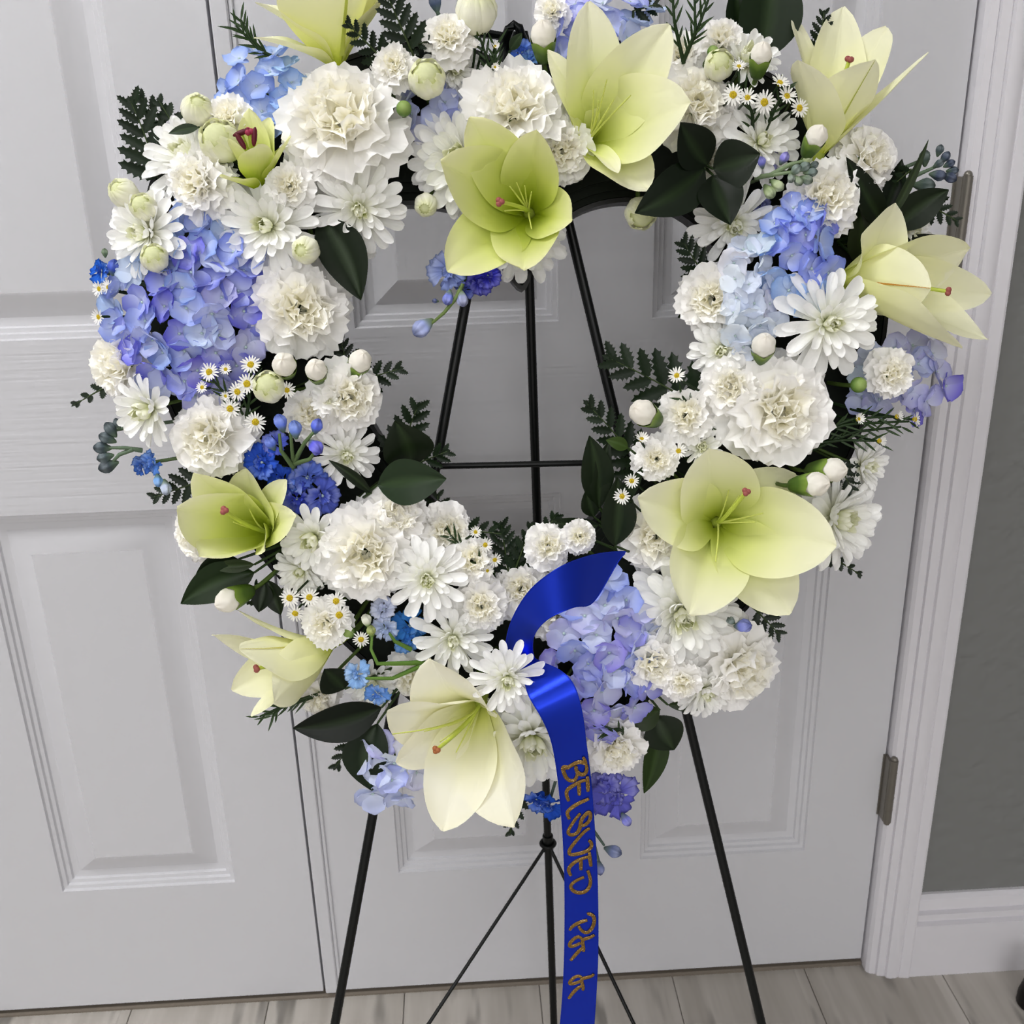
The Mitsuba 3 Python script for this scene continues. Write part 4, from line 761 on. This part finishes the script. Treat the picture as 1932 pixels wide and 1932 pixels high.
stock('dark stock buds on a grey stem against the door casing at the outer edge', [(1745, 300, 14, (64, 78, 72), -.2, -1, .06), (1772, 285, 10, GR, .2, -1, .06), (1782, 298, 11, (60, 70, 88), .5, -.8, .06), (1790, 310, 10, (56, 66, 86), .9, -.4, .06), (1796, 322, 10, (60, 72, 84), 1, 0, .06), (1790, 334, 13, (58, 66, 88), .8, .5, .06), (1768, 330, 14, (60, 70, 92), .9, .2, .062), (1770, 310, 10, GR, .5, -.3, .064), (1742, 350, 18, (74, 88, 84), 1, .1, .056)],
      [[(1700, 345, .05), (1735, 328, .058), (1775, 310, .062)], [(1715, 345, .052), (1740, 350, .055), (1755, 348, .056)]])
stock('grey-green stock tip with tight buds lying over the cream carnation', [(1522, 302, 12, (172, 186, 140), .3, -.7, .1), (1500, 322, 12, (112, 128, 118), .3, -.3, .1), (1515, 316, 12, (104, 120, 112), .7, -.3, .1), (1528, 325, 12, (96, 112, 106), .9, 0, .1), (1520, 338, 12, (108, 122, 104), .8, .4, .1), (1505, 340, 11, (124, 138, 112), .3, .6, .1), (1492, 335, 10, (120, 132, 120), 0, .5, .1), (1534, 312, 9, (92, 106, 104), 1, -.4, .1)],
      [[(1425, 335, .08), (1470, 328, .095), (1510, 322, .1)], [(1455, 330, .09), (1490, 310, .1), (1515, 304, .1)]], green=(116, 134, 100))
stock('blue-grey stock bud cut by the upper frame edge', [(822, 8, 16, (70, 84, 112), -.2, -1, .07)], [[(850, 60, .05), (832, 35, .065), (824, 20, .07)], [(864, 60, .05), (864, 20, .065), (868, -20, .07)]], green=(84, 104, 92))

# ------------------------------------------------------------------ leaves and ferns
leaf_sprig([((604, 410), (681, 566), 92, .075, .085, .06, -.06)], 'long pointed leaf hanging into the hole below a chrysanthemum')
leaf_sprig([((1335, 312), (1284, 231), 84, .085, .105, .08, -.05), ((1345, 318), (1434, 290), 92, .085, .10, .1, .05), ((1330, 318), (1198, 402), 92, .085, .10, .08, -.05), ((1345, 330), (1378, 424), 88, .085, .10, .1, .02)], 'four-leaved dark sprig above the hole on the side of the casing', c=(22, 38, 18))
leaf_sprig([((775, 880), (745, 794), 96, .07, .09, .14, .08), ((712, 915), (842, 903), 88, .08, .09, .1, -.02, (52, 74, 50)), ((700, 930), (620, 868), 22, .08, .09, .1, .05)], 'pair of rounded dark leaves at the inner edge where the crossbar starts')
leaf_sprig([((1125, 950), (1112, 822), 62, .06, .075, .05, .05, (36, 54, 30)), ((1130, 960), (1150, 830), 40, .06, .07, .05, -.05), ((1145, 960), (1215, 878), 30, .065, .09, .06, .05, (48, 66, 42)), ((1160, 1030), (1165, 900), 66, .07, .08, .05, .03, (38, 54, 34)), ((1120, 975), (1105, 925), 36, .055, .06, .05, .0)], 'upright leafy sprig at the inner edge where the crossbar ends')
leaf_sprig([((1130, 990), (1040, 980), 34, .065, .07, .04, -.08, (42, 60, 36)), ((1075, 1000), (1048, 985), 22, .066, .07, .04, 0)], 'narrow horizontal leaf above the small carnation at the inner point')
leaf_sprig([((480, 1080), (341, 1139), 74, .06, .07, .05, .08, (40, 66, 28)), ((450, 1055), (368, 1088), 44, .058, .06, .05, .05), ((480, 1065), (395, 1070), 26, .064, .066, .04, .0, (64, 84, 44))], 'green leaves below the cup-shaped lily, the lowest with a sharp tip')
leaf_sprig([((500, 1100), (488, 1155), 40, .062, .066, .05, 0), ((505, 1095), (530, 1160), 40, .06, .062, .05, 0)], 'small dark leaves behind the blush-tipped bud')
leaf_sprig([((720, 1335), (553, 1374), 74, .06, .07, .08, -.04, (20, 34, 20)), ((712, 1365), (702, 1492), 84, .058, .064, .08, .14, (26, 46, 22)), ((650, 1300), (612, 1262), 66, .062, .072, .06, 0, (24, 40, 20))], 'fan of dark leaves under the nodding lily beside the easel leg')
leaf_sprig([((1245, 1360), (1215, 1497), 46, .05, .05, .04, -.04, (58, 84, 32)), ((1238, 1350), (1272, 1415), 78, .052, .055, .1, .04, (30, 46, 22)), ((1245, 1340), (1178, 1372), 52, .056, .06, .08, .04, (58, 78, 34)), ((1260, 1330), (1350, 1322), 26, .056, .058, .04, .03, (52, 74, 32))], 'green leaves under the lower lobe beside the easel leg')
leaf_sprig([((1430, 120), (1455, -90), 122, .045, .06, .06, .05, (40, 62, 34)), ((1420, 90), (1392, -40), 60, .04, .05, .05, -.1, (26, 44, 20))], 'big dark leaf rising above the frame edge behind the upright lily')
leaf_sprig([((1672, 432), (1597, 297), 52, .065, .09, .06, -.03, (26, 42, 20)), ((1668, 430), (1752, 263), 18, .07, .10, .03, .02, (62, 78, 54)), ((1660, 420), (1702, 300), 44, .06, .065, .05, .02, (24, 40, 20)), ((1690, 432), (1790, 358), 66, .065, .08, .07, -.06, (28, 46, 20)), ((1620, 500), (1622, 395), 60, .06, .07, .06, .04, (44, 58, 32)), ((1680, 465), (1795, 452), 22, .055, .06, .04, -.05, (20, 34, 16))], 'spray of narrow dark leaves above the sideways lily')
leaf_sprig([((1185, 845), (1143, 830), 26, .085, .088, .1, .05, (88, 116, 50))], 'small light green leaf above the buds at the inner edge')
leaf_sprig([((375, 240), (318, 252), 20, .09, .095, .04, .02, (78, 96, 78))], 'narrow grey-green leaf below the pale bud pair')
leaf_sprig([((715, 170), (740, 215), 46, .07, .075, .06, 0, (70, 100, 36))], 'fresh green leaf below the round cupped carnation')
leaf_sprig([((962, 95), (985, 62), 22, .05, .055, .05, 0, (60, 84, 52))], 'small green leaf in front of the easel hook')
for a in [
    (300, 345, 243, 184, 120, 'tall upright fern at the outer edge above the pale closed bud', 6, .05, .06, .03),
    (335, 265, 262, 180, 70, 'narrow fern tip behind the tall fern', 4, .04, .045, 0),
    (355, 280, 297, 186, 62, 'second narrow fern tip pointing up near the tall fern', 4, .05, .05, 0),
    (780, 105, 724, -25, 90, 'black-green fern in front of the cropped lily', 6, .085, .1, 0),
    (725, 115, 652, 40, 62, 'short fern tip in front of the cropped lily', 5, .085, .1, 0),
    (745, 100, 812, 75, 50, 'fern tip between the round carnation and the small top carnation', 4, .08, .085, 0),
    (1545, 100, 1555, 20, 52, 'fern tip behind the upright lily', 5, .045, .05, 0),
    (1345, 545, 1286, 452, 84, 'fern at the inner edge below the hanging chrysanthemum', 6, .05, .055, 0),
    (1330, 590, 1284, 590, 50, 'fern tip behind the cream-hearted carnation', 3, .045, .05, 0),
    (1330, 775, 1140, 672, 130, 'broad fern reaching from the inner edge over the door', 6, .06, .065, .02),
    (1225, 900, 1103, 757, 92, 'fern reaching toward the easel leg above the upright leafy sprig', 7, .055, .06, .02),
    (655, 725, 760, 694, 74, 'fern at the inner edge behind a white bud', 5, .055, .06, 0),
    (655, 690, 642, 638, 56, 'small fern tip at the inner edge beside the inner carnation', 4, .05, .052, 0),
    (752, 880, 792, 760, 92, 'fern rising behind the round dark leaves', 5, .05, .055, -.03),
    (760, 885, 848, 850, 76, 'fern spreading over the crossbar end', 5, .05, .055, 0),
    (825, 985, 826, 932, 60, 'small fern tip below the round leaves', 3, .05, .055, 0),
    (880, 1000, 950, 1008, 52, 'light fern leaf above the asters at the inner bottom', 4, .06, .07, 0),
    (960, 1085, 945, 985, 74, 'fern at the inner point next to the ribbon loop', 6, .06, .065, 0),
    (985, 1070, 1052, 968, 66, 'fern pointing to the easel back leg at the inner point', 6, .06, .065, 0),
    (970, 1080, 1005, 985, 56, 'fern between the other two at the inner point', 5, .062, .066, 0),
    (225, 715, 136, 766, 40, 'lone fern tip poking out at the outer edge', 4, .04, .05, 0),
    (385, 905, 286, 940, 66, 'fern tip at the outer edge beside the cup-shaped lily', 5, .045, .05, 0),
    (1425, 1150, 1472, 1198, 62, 'fern at the outer edge below the largest lily', 4, .045, .05, 0),
    (1580, 870, 1608, 925, 62, 'fern under the paired white buds', 4, .065, .07, 0),
    (1560, 1045, 1626, 1086, 34, 'fern tip at the outer edge under the largest lily', 4, .04, .045, 0),
    (1750, 385, 1808, 418, 52, 'fern tip beside the door hinge', 4, .045, .055, 0),
    (975, 1500, 962, 1576, 46, 'fern tip below the cream lily', 4, .045, .05, 0),
    (690, 1360, 630, 1452, 56, 'fern behind the fan of dark leaves', 5, .045, .05, 0),
    (1720, 320, 1690, 345, 40, 'fern tip between the casing carnation and the narrow leaves', 3, .07, .075, 0),
    (1195, 20, 1240, 8, 60, 'fern tip at the upper frame edge behind the hydrangea', 3, .045, .05, 0),
    (505, 1140, 480, 1105, 56, 'fern behind the blush-tipped bud', 4, .055, .06, 0)]:
    fern(*a[:6], pairs=a[6], w0=a[7], w1=a[8], bow=a[9])
needle_sprig([[(520, 110, .06), (490, 95, .065), (445, 48, .07)], [(500, 100, .062), (470, 70, .068), (455, 38, .07)]], 'thin needle sprig beside the cropped lily')
needle_sprig([[(1290, 120, .07), (1272, 40, .085), (1268, -30, .09)], [(1290, 115, .07), (1320, 45, .085), (1345, -25, .09)], [(1288, 118, .07), (1312, 60, .085), (1310, -20, .09)]], 'tall thin needle sprigs above the carnation behind the big lily')
needle_sprig([[(600, 1310, .06), (550, 1325, .065), (490, 1352, .065)], [(590, 1315, .06), (530, 1335, .066), (515, 1350, .066)]], 'dark needle sprig under the nodding lily')
needle_sprig([[(1500, 830, .07), (1600, 800, .08), (1715, 795, .082)], [(1510, 840, .07), (1590, 830, .075), (1650, 832, .08)], [(1520, 825, .07), (1610, 790, .08), (1680, 785, .082)], [(1530, 850, .068), (1610, 815, .075), (1700, 805, .08)]], 'leafy aster stalks between the large carnation and the casing')
needle_sprig([[(930, 180, .06), (922, 120, .07), (905, 70, .075)], [(935, 180, .06), (935, 130, .07), (935, 90, .076)]], 'leafy aster stalks beside the easel hook')
needle_sprig([[(450, 810, .07), (440, 760, .085), (400, 715, .09)], [(460, 810, .07), (470, 760, .085), (475, 700, .09)]], 'dark aster stalks under the biggest hydrangea')
needle_sprig([[(1420, 260, .07), (1420, 215, .09), (1395, 160, .095)], [(1440, 255, .07), (1460, 210, .09), (1480, 170, .098)]], 'dark aster stalks below the tall white bud')
needle_sprig([[(900, 1080, .06), (880, 1040, .075), (850, 1010, .08)], [(930, 1110, .06), (925, 1085, .07), (905, 1060, .08)]], 'dark aster stalks at the inner bottom')
needle_sprig([[(1190, 1385, .06), (1165, 1375, .075), (1140, 1380, .08)]], 'tiny dark sprig on the carnation beside the hanging ribbon')
needle_sprig([[(1380, 810, .06), (1330, 800, .075), (1285, 745, .085)], [(1400, 830, .06), (1370, 820, .07), (1330, 815, .08)]], 'dark aster stalks between the large carnation and the small ones')

# ------------------------------------------------------------------ ribbon and its lettering
RB = [((1181, 1041), (1179, 1045), .108, .106), ((1150, 1042), (1150, 1088), .116, .112), ((1119, 1047), (1118, 1137), .128, .122), ((1086, 1057), (1092, 1144), .140, .134), ((1055, 1071), (1066, 1152), .146, .140), ((1025, 1091), (1040, 1164), .144, .139), ((998, 1116), (1021, 1179), .136, .132), ((974, 1152), (1009, 1196), .122, .120), ((960, 1186), (1005, 1212), .108, .108), ((954, 1216), (1005, 1228), .096, .097), ((956, 1238), (1008, 1240), .088, .089), ((972, 1258), (1012, 1244), .094, .090),
      ((988, 1282), (1024, 1250), .116, .104), ((996, 1308), (1052, 1262), .134, .122), ((1010, 1334), (1078, 1285), .142, .134), ((1024, 1358), (1092, 1318), .142, .138), ((1037, 1388), (1101, 1362), .136, .134), ((1046, 1424), (1107, 1412), .127, .126), ((1054, 1480), (1115, 1475), .116, .115), ((1061, 1560), (1121, 1556), .102, .101), ((1065, 1640), (1126, 1638), .088, .087), ((1066, 1720), (1128, 1718), .075, .074), ((1065, 1800), (1128, 1798), .063, .062), ((1062, 1870), (1125, 1868), .052, .051), ((1057, 1932), (1121, 1930), .042, .041), ((1050, 1990), (1115, 1988), .034, .033)]
rk = name('ribbon', 'royal blue satin ribbon looped on the wreath and hanging down with gold lettering', 'ribbon')
tk = np.arange(len(RB)); tf = np.linspace(0, len(RB)-1, 180)
from scipy.interpolate import CubicSpline
RL = CubicSpline(tk, np.array([at(*r[0], r[2]) for r in RB]))(tf); RR = CubicSpline(tk, np.array([at(*r[1], r[3]) for r in RB]))(tf)
a = np.linspace(0, 1, 9); top = RL[:, None]*(1-a)[None, :, None]+RR[:, None]*a[None, :, None]
nn = np.cross(np.gradient(top, axis=0), np.gradient(top, axis=1)); nn /= np.linalg.norm(nn, axis=2, keepdims=True)+1e-12
nn *= np.sign(nn[..., 2:].mean() or 1)
v, f = grid(top); vb, fb = grid(top-nn*.0004); uvv = np.stack([np.broadcast_to(a[None], top.shape[:2]).ravel(), np.broadcast_to(tf[:, None], top.shape[:2]).ravel()], -1)
put(rk+'__band', {**mikit.ply(trimesh.Trimesh(v, f, process=False), 'satin', smooth=True, uv=uvv), 'to_world': T4(W4)})
edge = [tube(RL, .0005, 5), tube(RR, .0005, 5)]
put(rk+'__selvage', {**mikit.ply(trimesh.Trimesh(np.vstack([edge[0][0], edge[1][0]]), np.vstack([edge[0][1], edge[1][1]+len(edge[0][0])]), process=False), 'satin', smooth=True), 'to_world': T4(W4)}, 'woven edge of the ribbon')
LTR = [  # each letter: strokes of (x, y) on the ribbon, in the photograph's pixels, and the stroke's half width
    [[(1100.5, 1429), (1104, 1440), (1094, 1438), (1080, 1443), (1066, 1450)], [(1104, 1440), (1107, 1452), (1103, 1460), (1096, 1461), (1089, 1456), (1087, 1446)], [(1089, 1458), (1087, 1468), (1080, 1473), (1070, 1469), (1064, 1458), (1062, 1449), (1066, 1446), (1074, 1450)]],
    [[(1105, 1472), (1092, 1476), (1080, 1483), (1071, 1490), (1069, 1499), (1073, 1511)], [(1108, 1465), (1109, 1478), (1109.5, 1493)], [(1092, 1474), (1092.5, 1485), (1093, 1500)]],
    [[(1111, 1507), (1100, 1512), (1086, 1519), (1074, 1528), (1070.5, 1535), (1074, 1545)]],
    [[(1095, 1535), (1084, 1548), (1075, 1562), (1072, 1571), (1078, 1575), (1088, 1572), (1094, 1562), (1097, 1548), (1104, 1538), (1111, 1533), (1114, 1538), (1112, 1548), (1104, 1556), (1096, 1556)]],
    [[(1113, 1563), (1102, 1570), (1090, 1583), (1078, 1598), (1074, 1607), (1077, 1612), (1090, 1611), (1104, 1607), (1114, 1600), (1116, 1592), (1111, 1586)]],
    [[(1110, 1617), (1098, 1620), (1084, 1627), (1075, 1636), (1073, 1643), (1077, 1652)], [(1112, 1608), (1113, 1620), (1115, 1634)], [(1096, 1619), (1096, 1630), (1096, 1641)]],
    [[(1102, 1655), (1085, 1663), (1077, 1672), (1081, 1680), (1090, 1684), (1102, 1683), (1111, 1675), (1114, 1662), (1109, 1643)]],
    [[(1075, 1755), (1083, 1746), (1095, 1740), (1108, 1736)], [(1092, 1747), (1099, 1757), (1109, 1759), (1117, 1751), (1121, 1740), (1120, 1730), (1114, 1725), (1108, 1725)]],
    [[(1121, 1764), (1109, 1770), (1100, 1774), (1100, 1783), (1101, 1795)], [(1100, 1774), (1093, 1768), (1085, 1770), (1076, 1779), (1076, 1785), (1085, 1784), (1095, 1779)], [(1100, 1788), (1090, 1797), (1077, 1812)]],
    [[(1120, 1838), (1109, 1844), (1098, 1848), (1099, 1858), (1099, 1868)], [(1098, 1848), (1093, 1842), (1084, 1844), (1076, 1852), (1077, 1856), (1088, 1854), (1097, 1850)], [(1098, 1860), (1086, 1868), (1073, 1884)]]]
cw = np.array([(np.mean([r[0][1], r[1][1]]), np.mean(r[2:])) for r in RB[14:]])
for L in LTR:
    ms = []
    for st in L:
        p = np.array(st, float); k = np.linspace(0, len(p)-1, 5*len(p)); c = CubicSpline(np.arange(len(p)), p)(k) if len(p) > 2 else np.stack([np.interp(k, [0, 1], p[:, j]) for j in (0, 1)], -1)
        P = np.array([at(x, y, np.interp(y, cw[:, 0], cw[:, 1])+.0007) for x, y in c]); e = np.linspace(0, 1, len(P)); rad = (.0014+.0005*np.sin(e*np.pi*.9))
        v, f = tube(P, rad, 8); axis = np.repeat(P, 8, 0); axis = np.vstack([axis, P[:1], P[-1:]]); dd = v-axis; dd[:, 2] *= .3; ms.append((axis+dd, f))
    n0 = 0; V, F = [], []
    for v, f in ms: V.append(v); F.append(f+n0); n0 += len(v)
    put(fresh(rk+'__letter'), {**mikit.ply(trimesh.Trimesh(np.vstack(V), np.vstack(F), process=False), 'gold_glitter', smooth=True), 'to_world': T4(W4)}, 'gold glitter letter')

TABLE = mi.Float(np.concatenate([q.ravel() for q in PAL]).astype(np.float32))
